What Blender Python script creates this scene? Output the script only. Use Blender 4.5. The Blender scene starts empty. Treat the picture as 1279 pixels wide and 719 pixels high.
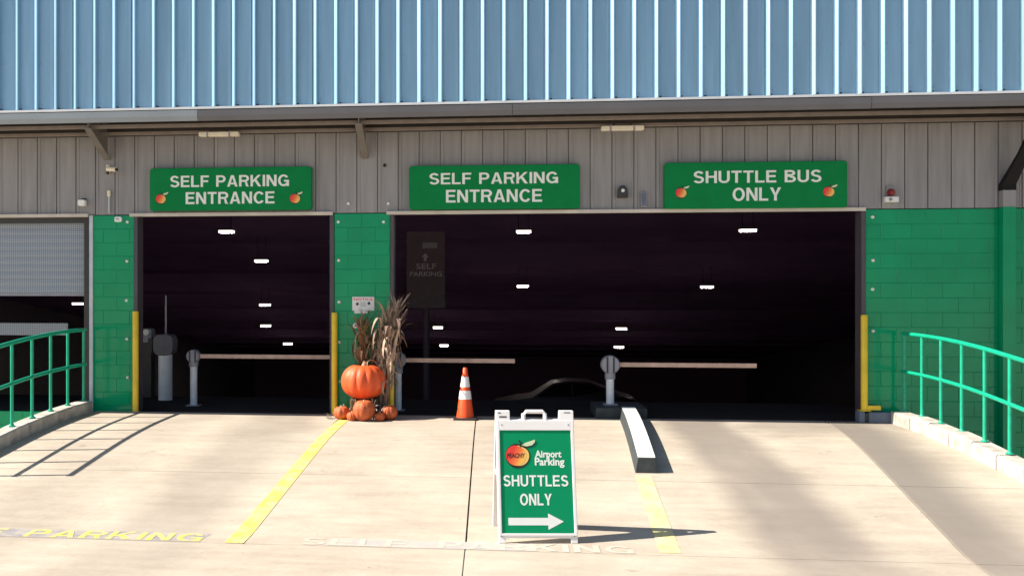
import bpy, bmesh, math, random
from mathutils import Vector, Matrix
random.seed(7)
C = bpy.context.scene.collection
SC = bpy.context.scene

# ------------------------------------------------------------------ camera
F, CXP, HOR = 1300.0, 469.0, 358.0            # focal length, principal point, horizon in photo pixels
TH = math.radians(6.4)                        # yaw of the camera against the facade
EYE = Vector((-0.287, -15.07, 1.862))
SN, CS = math.sin(TH), math.cos(TH)
cam = bpy.data.cameras.new('camera'); cam_o = bpy.data.objects.new('camera', cam); C.objects.link(cam_o)
cam.sensor_width = 36.0; cam.lens = F / 1279.0 * 36.0
cam.shift_x = (639.5 - CXP) / 1279.0
cam.shift_y = (HOR - 359.5) / 1279.0
cam.clip_end = 2000
cam_o.location = EYE; cam_o.rotation_euler = (math.radians(90), 0, TH)
SC.camera = cam_o

# ------------------------------------------------------------------ light
SUN_EL, SUN_A = math.radians(40), math.radians(7.5)
w = bpy.data.worlds.new('World'); SC.world = w; w.use_nodes = True
nt = w.node_tree
sky = nt.nodes.new('ShaderNodeTexSky'); sky.sky_type = 'NISHITA'; sky.sun_disc = False
sky.sun_elevation = SUN_EL; sky.sun_rotation = math.radians(262.5)
nt.links.new(sky.outputs[0], nt.nodes['Background'].inputs[0])
nt.nodes['Background'].inputs[1].default_value = 0.065
sl = bpy.data.lights.new('sun', 'SUN'); sl.energy = 5.0; sl.angle = math.radians(0.5); sl.color = (1.0, 0.93, 0.82)
so = bpy.data.objects.new('sun', sl); C.objects.link(so)
sd = Vector((math.cos(SUN_A) * math.cos(SUN_EL), math.sin(SUN_A) * math.cos(SUN_EL), -math.sin(SUN_EL)))
so.rotation_euler = sd.to_track_quat('-Z', 'Y').to_euler(); so.location = (-20, -5, 20)
SC.view_settings.view_transform = 'Standard'; SC.view_settings.look = 'None'
SC.view_settings.gamma = 1.0; SC.view_settings.use_curve_mapping = False
SC.view_settings.exposure = 1.0

# ------------------------------------------------------------------ pixel helpers (a pixel is a direction, the plane gives the distance)
def ray(x, y):
    u = (x - CXP) / F
    return Vector((u * CS - SN, u * SN + CS, -(y - HOR) / F))
def at(x, y, Y):
    d = ray(x, y); return EYE + d * ((Y - EYE.y) / d.y)
def prof(Y):                                   # ramp height along its length
    t = -Y
    if t < 0.6: return 0.0
    if t < 2.9: return -0.019 * (t - 0.6) ** 2
    if t < 5.75: return -0.1005 - 0.0874 * (t - 2.9)
    if t < 6.2:
        s = t - 5.75; return -0.3496 - 0.0874 * s + 0.0971 * s * s
    return -0.369
def lam(x, y, Y):
    d = ray(x, y); return (Y - EYE.y) / d.y

# ------------------------------------------------------------------ materials
MATS = {}
def mat(name, col, rough=0.6, metal=0.0, var=0.12, scale=6.0, bump=0.0, bscale=80.0, spec=0.5, stretch=None, detail=6, rnd=0.0):
    if name in MATS: return MATS[name]
    m = bpy.data.materials.new(name); m.use_nodes = True
    n = m.node_tree.nodes; l = m.node_tree.links; b = n['Principled BSDF']
    b.inputs['Roughness'].default_value = rough; b.inputs['Metallic'].default_value = metal
    b.inputs['Specular IOR Level'].default_value = spec
    tc = n.new('ShaderNodeTexCoord'); geo = n.new('ShaderNodeNewGeometry')
    src = geo.outputs['Position']
    if stretch:
        mp = n.new('ShaderNodeMapping'); mp.inputs['Scale'].default_value = stretch
        l.new(src, mp.inputs[0]); src = mp.outputs[0]
    nz = n.new('ShaderNodeTexNoise'); nz.inputs['Scale'].default_value = scale; nz.inputs['Detail'].default_value = detail
    l.new(src, nz.inputs['Vector'])
    mx = n.new('ShaderNodeMix'); mx.data_type = 'RGBA'
    c = Vector(col)
    mx.inputs[6].default_value = (*(c * (1 - var)), 1); mx.inputs[7].default_value = (*[min(1, v) for v in c * (1 + var)], 1)
    cr = n.new('ShaderNodeMapRange'); cr.inputs[1].default_value = 0.3; cr.inputs[2].default_value = 0.7
    l.new(nz.outputs[0], cr.inputs[0]); l.new(cr.outputs[0], mx.inputs[0]); outc = mx.outputs[2]
    if rnd:                                      # each panel or block a slightly different tone
        oi = n.new('ShaderNodeObjectInfo'); rr = n.new('ShaderNodeMapRange'); l.new(oi.outputs['Random'], rr.inputs[0])
        rr.inputs[3].default_value = 1 - rnd; rr.inputs[4].default_value = 1 + rnd
        vm = n.new('ShaderNodeVectorMath'); vm.operation = 'SCALE'; l.new(outc, vm.inputs[0]); l.new(rr.outputs[0], vm.inputs['Scale']); outc = vm.outputs[0]
    l.new(outc, b.inputs['Base Color'])
    if bump:
        n2 = n.new('ShaderNodeTexNoise'); n2.inputs['Scale'].default_value = bscale; n2.inputs['Detail'].default_value = 4
        l.new(geo.outputs['Position'], n2.inputs['Vector'])
        bp = n.new('ShaderNodeBump'); bp.inputs['Strength'].default_value = bump; bp.inputs['Distance'].default_value = 0.01
        l.new(n2.outputs[0], bp.inputs['Height']); l.new(bp.outputs[0], b.inputs['Normal'])
    MATS[name] = m; return m

def mnode(nn, ll, op, a, b=None, c=None):
    x = nn.new('ShaderNodeMath'); x.operation = op
    for i, v in enumerate((a, b, c)):
        if v is None: continue
        if hasattr(v, 'is_output'): ll.new(v, x.inputs[i])
        else: x.inputs[i].default_value = v
    return x.outputs[0]

def concrete_mat():
    """Pale weathered slab: mottling, brushed streaks, and grey wheel tracks that run along the drive."""
    m = bpy.data.materials.new('concrete_slab'); m.use_nodes = True
    n = m.node_tree.nodes; l = m.node_tree.links; b = n['Principled BSDF']
    geo = n.new('ShaderNodeNewGeometry'); P = geo.outputs['Position']
    sep = n.new('ShaderNodeSeparateXYZ'); l.new(P, sep.inputs[0])
    def noise(scale, st=(1, 1, 1), det=6, rough=0.55):
        mp = n.new('ShaderNodeMapping'); mp.inputs['Scale'].default_value = st; l.new(P, mp.inputs[0])
        z = n.new('ShaderNodeTexNoise'); z.inputs['Scale'].default_value = scale; z.inputs['Detail'].default_value = det
        z.inputs['Roughness'].default_value = rough
        l.new(mp.outputs[0], z.inputs['Vector']); return z.outputs[0]
    def rng(v, a, c, lo=0.0, hi=1.0, smooth=True):
        r = n.new('ShaderNodeMapRange'); r.interpolation_type = 'SMOOTHSTEP' if smooth else 'LINEAR'
        for i, q in enumerate((a, c, lo, hi)): r.inputs[i + 1].default_value = q
        l.new(v, r.inputs[0]); return r.outputs[0]
    mid = noise(5.5, det=10, rough=0.75); big = noise(0.9, det=8, rough=0.6); fine = noise(26, det=8, rough=0.7); streak = noise(2.2, (0.5, 3.0, 1), 5)
    speck = noise(150, det=2)
    mix = n.new('ShaderNodeMix'); mix.data_type = 'RGBA'
    mix.inputs[6].default_value = (0.365, 0.30, 0.24, 1); mix.inputs[7].default_value = (0.53, 0.465, 0.375, 1)
    s = mnode(n, l, 'ADD', mnode(n, l, 'MULTIPLY', rng(big, 0.3, 0.7), 0.55), mnode(n, l, 'MULTIPLY', rng(streak, 0.3, 0.7), 0.3))
    s = mnode(n, l, 'ADD', s, mnode(n, l, 'MULTIPLY', mnode(n, l, 'ADD', mnode(n, l, 'SUBTRACT', fine, 0.25), mnode(n, l, 'MULTIPLY', mnode(n, l, 'SUBTRACT', mid, 0.5), 1.6)), 0.55)); l.new(s, mix.inputs[0])
    X, Y = sep.outputs[0], sep.outputs[1]
    warp = mnode(n, l, 'MULTIPLY', mnode(n, l, 'SUBTRACT', noise(0.45, det=2), 0.5), 0.6)
    Xw = mnode(n, l, 'ADD', X, warp)
    total = None
    for (x0, hw, soft, k) in ((2.5, 0.25, 0.45, 0.74), (-3.25, 0.25, 0.5, 0.36), (-4.75, 0.2, 0.5, 0.16), (0.2, 0.2, 0.6, 0.12)):
        d = mnode(n, l, 'ABSOLUTE', mnode(n, l, 'SUBTRACT', Xw, x0))
        t = mnode(n, l, 'MULTIPLY', rng(d, hw, hw + soft, 1.0, 0.0), k)
        total = t if total is None else mnode(n, l, 'MAXIMUM', total, t)
    dj = mnode(n, l, 'SUBTRACT', mnode(n, l, 'ADD', X, mnode(n, l, 'MULTIPLY', warp, 0.04)), mnode(n, l, 'ADD', 4.308, mnode(n, l, 'MULTIPLY', Y, 0.118)))
    wj = mnode(n, l, 'ADD', dj, mnode(n, l, 'MULTIPLY', warp, 0.5))
    t = mnode(n, l, 'MULTIPLY', mnode(n, l, 'MULTIPLY', rng(dj, -0.03, 0.03), rng(wj, 0.3, 1.0, 1.0, 0.0)), 0.85)
    total = mnode(n, l, 'MAXIMUM', total, t)
    # oily drips where buses wait just outside the door
    wait = mnode(n, l, 'MULTIPLY', rng(Y, -1.9, -0.6), rng(noise(0.8, det=3), 0.3, 0.6))
    wait = mnode(n, l, 'MULTIPLY', wait, rng(X, 1.4, 2.4)); wait = mnode(n, l, 'MULTIPLY', wait, 0.5)
    fade = rng(Y, -8.5, -5.2, 0.25, 1.0)
    total = mnode(n, l, 'MULTIPLY', total, fade)
    total = mnode(n, l, 'MULTIPLY', total, rng(noise(1.4, (1, 0.25, 1), 4), 0.2, 0.55, 0.75, 1.0))
    total = mnode(n, l, 'MAXIMUM', total, wait)
    spots = mnode(n, l, 'MULTIPLY', rng(noise(3.1, det=3), 0.68, 0.76), 0.34)
    total = mnode(n, l, 'MAXIMUM', total, spots)
    vo = n.new('ShaderNodeTexVoronoi'); vo.feature = 'DISTANCE_TO_EDGE'; vo.inputs['Scale'].default_value = 0.42
    wv = n.new('ShaderNodeVectorMath'); wv.operation = 'ADD'; nzc = n.new('ShaderNodeTexNoise'); nzc.inputs['Scale'].default_value = 1.6; nzc.inputs['Detail'].default_value = 8
    l.new(P, nzc.inputs['Vector']); sv = n.new('ShaderNodeVectorMath'); sv.operation = 'SCALE'; sv.inputs['Scale'].default_value = 0.7
    l.new(nzc.outputs['Color'], sv.inputs[0]); l.new(P, wv.inputs[0]); l.new(sv.outputs[0], wv.inputs[1]); l.new(wv.outputs[0], vo.inputs['Vector'])
    crack = mnode(n, l, 'MULTIPLY', rng(vo.outputs['Distance'], 0.0003, 0.0022, 1.0, 0.0), rng(noise(0.6, det=2), 0.5, 0.58))
    total = mnode(n, l, 'MAXIMUM', total, mnode(n, l, 'MULTIPLY', crack, 0.26))
    pits = mnode(n, l, 'MULTIPLY', rng(noise(9.0, det=2), 0.74, 0.78), 0.5)
    total = mnode(n, l, 'MAXIMUM', total, pits)
    m2 = n.new('ShaderNodeMix'); m2.data_type = 'RGBA'; l.new(total, m2.inputs[0]); l.new(mix.outputs[2], m2.inputs[6])
    m2.inputs[7].default_value = (0.185, 0.158, 0.14, 1)
    m3 = n.new('ShaderNodeMix'); m3.data_type = 'RGBA'; l.new(mnode(n, l, 'MULTIPLY', rng(speck, 0.60, 0.70), 0.4), m3.inputs[0])
    l.new(m2.outputs[2], m3.inputs[6]); m3.inputs[7].default_value = (0.25, 0.22, 0.19, 1)
    l.new(m3.outputs[2], b.inputs['Base Color'])
    b.inputs['Roughness'].default_value = 0.85; b.inputs['Specular IOR Level'].default_value = 0.3
    bp = n.new('ShaderNodeBump'); bp.inputs['Strength'].default_value = 0.25; bp.inputs['Distance'].default_value = 0.006
    l.new(fine, bp.inputs['Height']); l.new(bp.outputs[0], b.inputs['Normal'])
    return m
M_CONC = concrete_mat()
def worn(name, col, under, thr=0.5, scale=9.0, soft=0.12):
    """Road paint worn through to the slab in patches."""
    m = bpy.data.materials.new(name); m.use_nodes = True
    n = m.node_tree.nodes; l = m.node_tree.links; b = n['Principled BSDF']
    geo = n.new('ShaderNodeNewGeometry')
    z = n.new('ShaderNodeTexNoise'); z.inputs['Scale'].default_value = scale; z.inputs['Detail'].default_value = 9; z.inputs['Roughness'].default_value = 0.7
    l.new(geo.outputs['Position'], z.inputs['Vector'])
    r = n.new('ShaderNodeMapRange'); r.inputs[1].default_value = thr - soft; r.inputs[2].default_value = thr + soft; l.new(z.outputs[0], r.inputs[0])
    mx = n.new('ShaderNodeMix'); mx.data_type = 'RGBA'; l.new(r.outputs[0], mx.inputs[0])
    mx.inputs[6].default_value = (*col, 1); mx.inputs[7].default_value = (*under, 1)
    l.new(mx.outputs[2], b.inputs['Base Color']); b.inputs['Roughness'].default_value = 0.7
    return m
M_YLINE = worn('worn_yellow_paint', (0.80, 0.62, 0.10), (0.62, 0.53, 0.30), 0.52, 5)
M_YFADE = worn('faded_yellow_paint', (0.78, 0.64, 0.20), (0.58, 0.51, 0.36), 0.47, 4)
M_YTEXT = worn('yellow_lettering_paint', (0.74, 0.58, 0.09), (0.40, 0.36, 0.30), 0.53, 8)
M_GREYP = worn('grey_paint_patch', (0.27, 0.255, 0.265), (0.46, 0.40, 0.335), 0.52, 5)
M_GREYF = worn('faded_grey_patch', (0.40, 0.37, 0.36), (0.50, 0.45, 0.39), 0.50, 3)
M_WTEXT = worn('faded_white_lettering', (0.62, 0.57, 0.50), (0.51, 0.45, 0.375), 0.37, 4)
M_KERB = mat('kerb_concrete', (0.47, 0.43, 0.375), 0.9, var=0.34, scale=5, bump=0.4, bscale=40, detail=10)
M_JOINT = mat('joint_filler', (0.09, 0.075, 0.065), 0.9)
M_GREEN = mat('green_block_paint', (0.0, 0.30, 0.13), 0.09, var=0.11, scale=1.6, bump=0.06, bscale=55, spec=0.34, rnd=0.025)
M_GREENM = mat('green_mortar', (0.0, 0.27, 0.117), 0.5, var=0.1)
M_RAIL = mat('green_rail_paint', (0.005, 0.36, 0.21), 0.4, var=0.14, scale=14, bump=0.15, bscale=60)
M_UPPER = mat('blue_metal_siding', (0.255, 0.445, 0.61), 0.50, 0.5, var=0.09, scale=2.0, stretch=(5, 5, 0.35), rnd=0.07)
M_LOWER = mat('taupe_metal_siding', (0.275, 0.265, 0.27), 0.5, var=0.14, scale=2.0, stretch=(6, 6, 0.5), rnd=0.06)
M_TRIM = mat('white_trim', (0.62, 0.65, 0.69), 0.45, var=0.08, scale=3)
M_BEIGE = mat('beige_flashing', (0.58, 0.52, 0.46), 0.5, var=0.12, scale=3)
M_GUT = mat('grey_gutter', (0.12, 0.12, 0.135), 0.45, var=0.1, scale=1.5)
M_GUTL = mat('light_grey_gutter', (0.26, 0.30, 0.34), 0.45, var=0.08, scale=1.5)
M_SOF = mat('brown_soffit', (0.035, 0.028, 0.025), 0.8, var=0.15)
M_PURL = mat('brown_purlin', (0.20, 0.165, 0.145), 0.6, var=0.12)
M_BRACK = mat('taupe_bracket', (0.17, 0.15, 0.14), 0.6)
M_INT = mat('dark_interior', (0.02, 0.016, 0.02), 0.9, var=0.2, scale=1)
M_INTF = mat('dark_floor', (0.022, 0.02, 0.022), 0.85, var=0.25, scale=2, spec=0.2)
M_JAMB = mat('dark_jamb_steel', (0.07, 0.06, 0.075), 0.45)
M_JAMBW = mat('pale_jamb_channel', (0.50, 0.54, 0.60), 0.4)
M_SIGN = mat('sign_green', (0.0, 0.21, 0.055), 0.5, var=0.06, spec=0.15)
M_SIGN2 = mat('board_green', (0.0, 0.26, 0.105), 0.4, var=0.03, spec=0.2)
M_SIGNED = mat('sign_edge', (0.0, 0.10, 0.035), 0.4)
M_LET = mat('sign_letter_white', (0.80, 0.83, 0.80), 0.4, var=0.02)
M_WPLAS = mat('white_plastic', (0.82, 0.80, 0.79), 0.4, var=0.04, scale=4)
M_WHITE = mat('white_paint', (0.80, 0.80, 0.78), 0.5, var=0.05)
M_BLACKP = mat('black_kerb_paint', (0.035, 0.045, 0.05), 0.7, var=0.3, scale=8, bump=0.3, bscale=30)
M_YELL = mat('yellow_guard_paint', (0.85, 0.58, 0.03), 0.4, var=0.10, scale=5)
M_STEEL = mat('galvanised_steel', (0.72, 0.76, 0.80), 0.4, 0.0, var=0.1, scale=5)
M_GREY = mat('grey_metal', (0.28, 0.28, 0.32), 0.5, var=0.1)
M_DARK = mat('dark_plastic', (0.03, 0.03, 0.032), 0.5)
M_BLUEB = mat('blue_grey_block', (0.12, 0.155, 0.22), 0.7, var=0.15)
M_ARM = mat('barrier_arm_paint', (0.62, 0.42, 0.33), 0.5, var=0.2, scale=6, stretch=(1, 1, 1))
M_ORANGE = mat('cone_orange', (0.85, 0.085, 0.012), 0.45, var=0.08, scale=9)
M_REFL = mat('reflective_collar', (0.82, 0.80, 0.82), 0.35, var=0.04)
M_PUMP = mat('pumpkin_orange', (0.80, 0.11, 0.025), 0.55, var=0.14, scale=7, bump=0.3, bscale=35)
M_PUMPS = mat('small_pumpkin_orange', (0.52, 0.11, 0.03), 0.65, var=0.25, scale=11, bump=0.4, bscale=50)
M_STEM = mat('pumpkin_stem', (0.52, 0.45, 0.27), 0.8, var=0.2)
M_CORN = [mat('dry_corn_leaf', (0.31, 0.205, 0.15), 0.8, var=0.3, scale=14), mat('pale_husk', (0.45, 0.33, 0.24), 0.8, var=0.25, scale=14), mat('olive_corn_leaf', (0.16, 0.15, 0.075), 0.8, var=0.3, scale=14), mat('rust_tassel', (0.30, 0.145, 0.06), 0.85, var=0.3, scale=14)]
M_HUSK = mat('grey_husk', (0.42, 0.36, 0.31), 0.8, var=0.3, scale=20)
M_HAY = mat('hay', (0.10, 0.065, 0.035), 0.95, var=0.4, scale=40, bump=0.8, bscale=90)
M_CARP = mat('car_paint_dark', (0.05, 0.04, 0.045), 0.35, 0.0, var=0.03)
M_GLASS = mat('car_glass', (0.015, 0.015, 0.02), 0.05, var=0.0)
M_TYRE = mat('tyre_rubber', (0.02, 0.02, 0.02), 0.85)
M_RED = mat('red_lens', (0.20, 0.01, 0.012), 0.2)
M_REDP = mat('notice_red', (0.75, 0.03, 0.06), 0.5)
M_OUT = mat('logo_outline', (0.012, 0.018, 0.012), 0.5)
M_PALE = mat('logo_leaf', (0.62, 0.70, 0.45), 0.5, var=0.1)
M_CREAM = mat('logo_highlight', (0.85, 0.55, 0.16), 0.5, var=0.03)
M_SIGNI = mat('interior_sign_panel', (0.13, 0.09, 0.12), 0.6)
M_LETI = mat('interior_sign_letter', (0.5, 0.44, 0.48), 0.6)
M_LENS = mat('lamp_diffuser', (0.78, 0.70, 0.55), 0.4, var=0.08, scale=8)

def emis(name, col, s):
    m = bpy.data.materials.new(name); m.use_nodes = True
    b = m.node_tree.nodes['Principled BSDF']; b.inputs['Base Color'].default_value = (*col, 1)
    b.inputs['Emission Color'].default_value = (*col, 1); b.inputs['Emission Strength'].default_value = s
    return m
M_LAMP = emis('lit_lamp', (1.0, 0.90, 0.78), 1.4)
M_LAMPB = emis('lit_lamp_underside', (1.0, 0.88, 0.80), 42.0)

def peach_mat():
    m = bpy.data.materials.new('peach_print'); m.use_nodes = True
    n = m.node_tree.nodes; l = m.node_tree.links; b = n['Principled BSDF']
    tc = n.new('ShaderNodeTexCoord'); sep = n.new('ShaderNodeSeparateXYZ'); l.new(tc.outputs['Generated'], sep.inputs[0])
    v = mnode(n, l, 'ADD', mnode(n, l, 'MULTIPLY', sep.outputs[0], 0.8), mnode(n, l, 'MULTIPLY', mnode(n, l, 'SUBTRACT', 0.75, sep.outputs[2]), 0.45))
    r = n.new('ShaderNodeValToRGB'); l.new(v, r.inputs[0])
    e = r.color_ramp.elements
    e[0].position = 0.30; e[0].color = (0.75, 0.045, 0.03, 1); e[1].position = 0.85; e[1].color = (0.90, 0.50, 0.10, 1)
    x = e.new(0.62); x.color = (0.85, 0.20, 0.05, 1)
    l.new(r.outputs[0], b.inputs['Base Color']); b.inputs['Roughness'].default_value = 0.4
    return m
M_PEACH = peach_mat()

def mesh_slat_mat():
    """Fine diagonal perforation of the rolling grille."""
    m = bpy.data.materials.new('perforated_curtain'); m.use_nodes = True
    n = m.node_tree.nodes; l = m.node_tree.links; b = n['Principled BSDF']
    geo = n.new('ShaderNodeNewGeometry'); sep = n.new('ShaderNodeSeparateXYZ'); l.new(geo.outputs['Position'], sep.inputs[0])
    k = 105.0
    a = mnode(n, l, 'SINE', mnode(n, l, 'MULTIPLY', mnode(n, l, 'ADD', sep.outputs[0], sep.outputs[2]), k))
    c = mnode(n, l, 'SINE', mnode(n, l, 'MULTIPLY', mnode(n, l, 'SUBTRACT', sep.outputs[0], sep.outputs[2]), k))
    p = mnode(n, l, 'MULTIPLY', a, c)
    r = n.new('ShaderNodeMapRange'); r.inputs[1].default_value = -0.7; r.inputs[2].default_value = 0.7; l.new(p, r.inputs[0])
    mx = n.new('ShaderNodeMix'); mx.data_type = 'RGBA'; l.new(r.outputs[0], mx.inputs[0])
    mx.inputs[6].default_value = (0.12, 0.15, 0.19, 1); mx.inputs[7].default_value = (0.40, 0.45, 0.53, 1)
    l.new(mx.outputs[2], b.inputs['Base Color']); b.inputs['Roughness'].default_value = 0.5; b.inputs['Metallic'].default_value = 0.1
    return m
M_PERF = mesh_slat_mat()

# ------------------------------------------------------------------ mesh helpers
class MB:
    def __init__(s): s.v = []; s.f = []; s.sm = []
    def add(s, vs, fs, smooth=False):
        o = len(s.v); s.v += [tuple(p) for p in vs]
        for f in fs: s.f.append([i + o for i in f]); s.sm.append(smooth)
        return s
    def box(s, x0, x1, y0, y1, z0, z1, ch=0.0):
        if ch <= 0:
            vs = [(x, y, z) for x in (x0, x1) for y in (y0, y1) for z in (z0, z1)]
            return s.add(vs, [(0, 1, 3, 2), (4, 6, 7, 5), (0, 4, 5, 1), (2, 3, 7, 6), (0, 2, 6, 4), (1, 5, 7, 3)])
        vs = []
        lo = (x0, y0, z0); hi = (x1, y1, z1)
        idx = {}
        for i in (0, 1):
            for j in (0, 1):
                for k in (0, 1):
                    c = [hi[0] if i else lo[0], hi[1] if j else lo[1], hi[2] if k else lo[2]]
                    sg = [-1 if i else 1, -1 if j else 1, -1 if k else 1]
                    for ax in range(3):
                        p = [c[a] + (0 if a == ax else sg[a] * ch) for a in range(3)]
                        idx[(i, j, k, ax)] = len(vs); vs.append(p)
        fs = []
        g = lambda *a: idx[a]
        for i in (0, 1): fs.append([g(i, 0, 0, 0), g(i, 1, 0, 0), g(i, 1, 1, 0), g(i, 0, 1, 0)])
        for j in (0, 1): fs.append([g(0, j, 0, 1), g(1, j, 0, 1), g(1, j, 1, 1), g(0, j, 1, 1)])
        for k in (0, 1): fs.append([g(0, 0, k, 2), g(1, 0, k, 2), g(1, 1, k, 2), g(0, 1, k, 2)])
        for i in (0, 1):
            for j in (0, 1): fs.append([g(i, j, 0, 0), g(i, j, 1, 0), g(i, j, 1, 1), g(i, j, 0, 1)])
        for i in (0, 1):
            for k in (0, 1): fs.append([g(i, 0, k, 0), g(i, 1, k, 0), g(i, 1, k, 2), g(i, 0, k, 2)])
        for j in (0, 1):
            for k in (0, 1): fs.append([g(0, j, k, 1), g(1, j, k, 1), g(1, j, k, 2), g(0, j, k, 2)])
        for i in (0, 1):
            for j in (0, 1):
                for k in (0, 1): fs.append([g(i, j, k, 0), g(i, j, k, 1), g(i, j, k, 2)])
        return s.add(vs, fs)
    def tube(s, pts, r, n=12, caps=True, r1=None):
        pts = [Vector(p) for p in pts]; rings = []
        for i, p in enumerate(pts):
            d = (pts[min(i + 1, len(pts) - 1)] - pts[max(i - 1, 0)]).normalized()
            a = d.cross(Vector((0, 0, 1)) if abs(d.z) < 0.9 else Vector((1, 0, 0))).normalized(); b = d.cross(a).normalized()
            rr = r if r1 is None else r + (r1 - r) * i / (len(pts) - 1)
            rings.append([p + (a * math.cos(t) + b * math.sin(t)) * rr for t in [2 * math.pi * k / n for k in range(n)]])
        vs = [q for g in rings for q in g]; fs = []
        for i in range(len(rings) - 1):
            for k in range(n):
                k2 = (k + 1) % n; fs.append((i * n + k, i * n + k2, (i + 1) * n + k2, (i + 1) * n + k))
        s.add(vs, fs, True)
        if caps: s.add(rings[0], [list(range(n))[::-1]]); s.add(rings[-1], [list(range(n))])
        return s
    def lathe(s, prof_, c=(0, 0, 0), n=24, smooth=True, axis='z'):
        vs = []
        for (r, h) in prof_:
            for k in range(n):
                t = 2 * math.pi * k / n; a, b = r * math.cos(t), r * math.sin(t)
                vs.append((c[0] + a, c[1] + b, c[2] + h) if axis == 'z' else (c[0] + a, c[1] + h, c[2] + b))
        fs = []
        for i in range(len(prof_) - 1):
            for k in range(n):
                k2 = (k + 1) % n; fs.append((i * n + k, i * n + k2, (i + 1) * n + k2, (i + 1) * n + k))
        return s.add(vs, fs, smooth)
    def prism(s, poly, y0, y1):                      # polygon in x,z pushed along y
        n = len(poly)
        vs = [(x, y0, z) for x, z in poly] + [(x, y1, z) for x, z in poly]
        fs = [list(range(n)), list(range(2 * n - 1, n - 1, -1))] + [(i, i + n, (i + 1) % n + n, (i + 1) % n) for i in range(n)]
        return s.add(vs, fs)
    def extx(s, poly, x0, x1):                       # polygon in y,z pushed along x
        n = len(poly)
        vs = [(x0, y, z) for y, z in poly] + [(x1, y, z) for y, z in poly]
        fs = [list(range(n)), list(range(2 * n - 1, n - 1, -1))] + [(i, i + n, (i + 1) % n + n, (i + 1) % n) for i in range(n)]
        return s.add(vs, fs)
    def mesh(s, name, m, off=(0, 0, 0)):
        me = bpy.data.meshes.new(name); o = Vector(off)
        me.from_pydata([tuple(Vector(p) - o) for p in s.v], [], s.f)
        me.polygons.foreach_set('use_smooth', s.sm)
        bm = bmesh.new(); bm.from_mesh(me); bmesh.ops.remove_doubles(bm, verts=bm.verts, dist=1e-6)
        bmesh.ops.recalc_face_normals(bm, faces=bm.faces); bm.to_mesh(me); bm.free()
        if m: me.materials.append(m)
        if any(s.sm): me.set_sharp_from_angle(angle=math.radians(42))
        return me
    def build(s, name, m, parent=None, bevel=0.0, kind=None):
        off = parent['_w'] if parent is not None and '_w' in parent else (0, 0, 0)
        o = bpy.data.objects.new(name, s.mesh(name, m, off)); C.objects.link(o)
        if parent is not None: o.parent = parent; o['_w'] = list(off)
        if bevel:
            b = o.modifiers.new('bevel', 'BEVEL'); b.width = bevel; b.segments = 2; b.limit_method = 'ANGLE'; b.angle_limit = math.radians(40)
        if kind: o['kind'] = kind
        return o
def thing(name, label, cat, loc=(0, 0, 0), group=None):
    o = bpy.data.objects.new(name, None); C.objects.link(o); o.location = loc; o.empty_display_size = 0.1
    o['label'] = label; o['category'] = cat; o['_w'] = list(loc)
    if group: o['group'] = group
    return o
def struct(o): o['kind'] = 'structure'; return o
def piece(name, me, loc, parent, rot=None):
    o = bpy.data.objects.new(name, me); C.objects.link(o); o.parent = parent
    o.location = Vector(loc) - Vector(parent['_w']) if '_w' in parent else loc
    o['_w'] = list(parent['_w'])
    if rot: o.rotation_euler = rot
    return o

FC = {}
def text_mb(s, x0, x1, z0, z1, y, depth=0.004, bold=0.012, spacing=1.0, shear=0.0):
    """Lettering fitted into a box on a plane facing -Y."""
    cu = bpy.data.curves.new('t', 'FONT'); cu.body = s; cu.size = 1; cu.offset = bold; cu.space_character = spacing; cu.shear = shear
    cu.resolution_u = 3; cu.fill_mode = 'BOTH'; cu.extrude = 0.5
    o = bpy.data.objects.new('t', cu); C.objects.link(o)
    dg = bpy.context.evaluated_depsgraph_get(); dg.update()
    me = bpy.data.meshes.new_from_object(o.evaluated_get(dg))
    vs = [v.co.copy() for v in me.vertices]; fs = [list(p.vertices) for p in me.polygons]
    bpy.data.objects.remove(o); bpy.data.curves.remove(cu); bpy.data.meshes.remove(me)
    ax = [v.x for v in vs]; ay = [v.y for v in vs]
    sx = (x1 - x0) / (max(ax) - min(ax)); sy = (z1 - z0) / (max(ay) - min(ay))
    mb = MB()
    mb.add([(x0 + (v.x - min(ax)) * sx, y - depth * (v.z + 0.5), z0 + (v.y - min(ay)) * sy) for v in vs], fs)
    return mb


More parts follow.
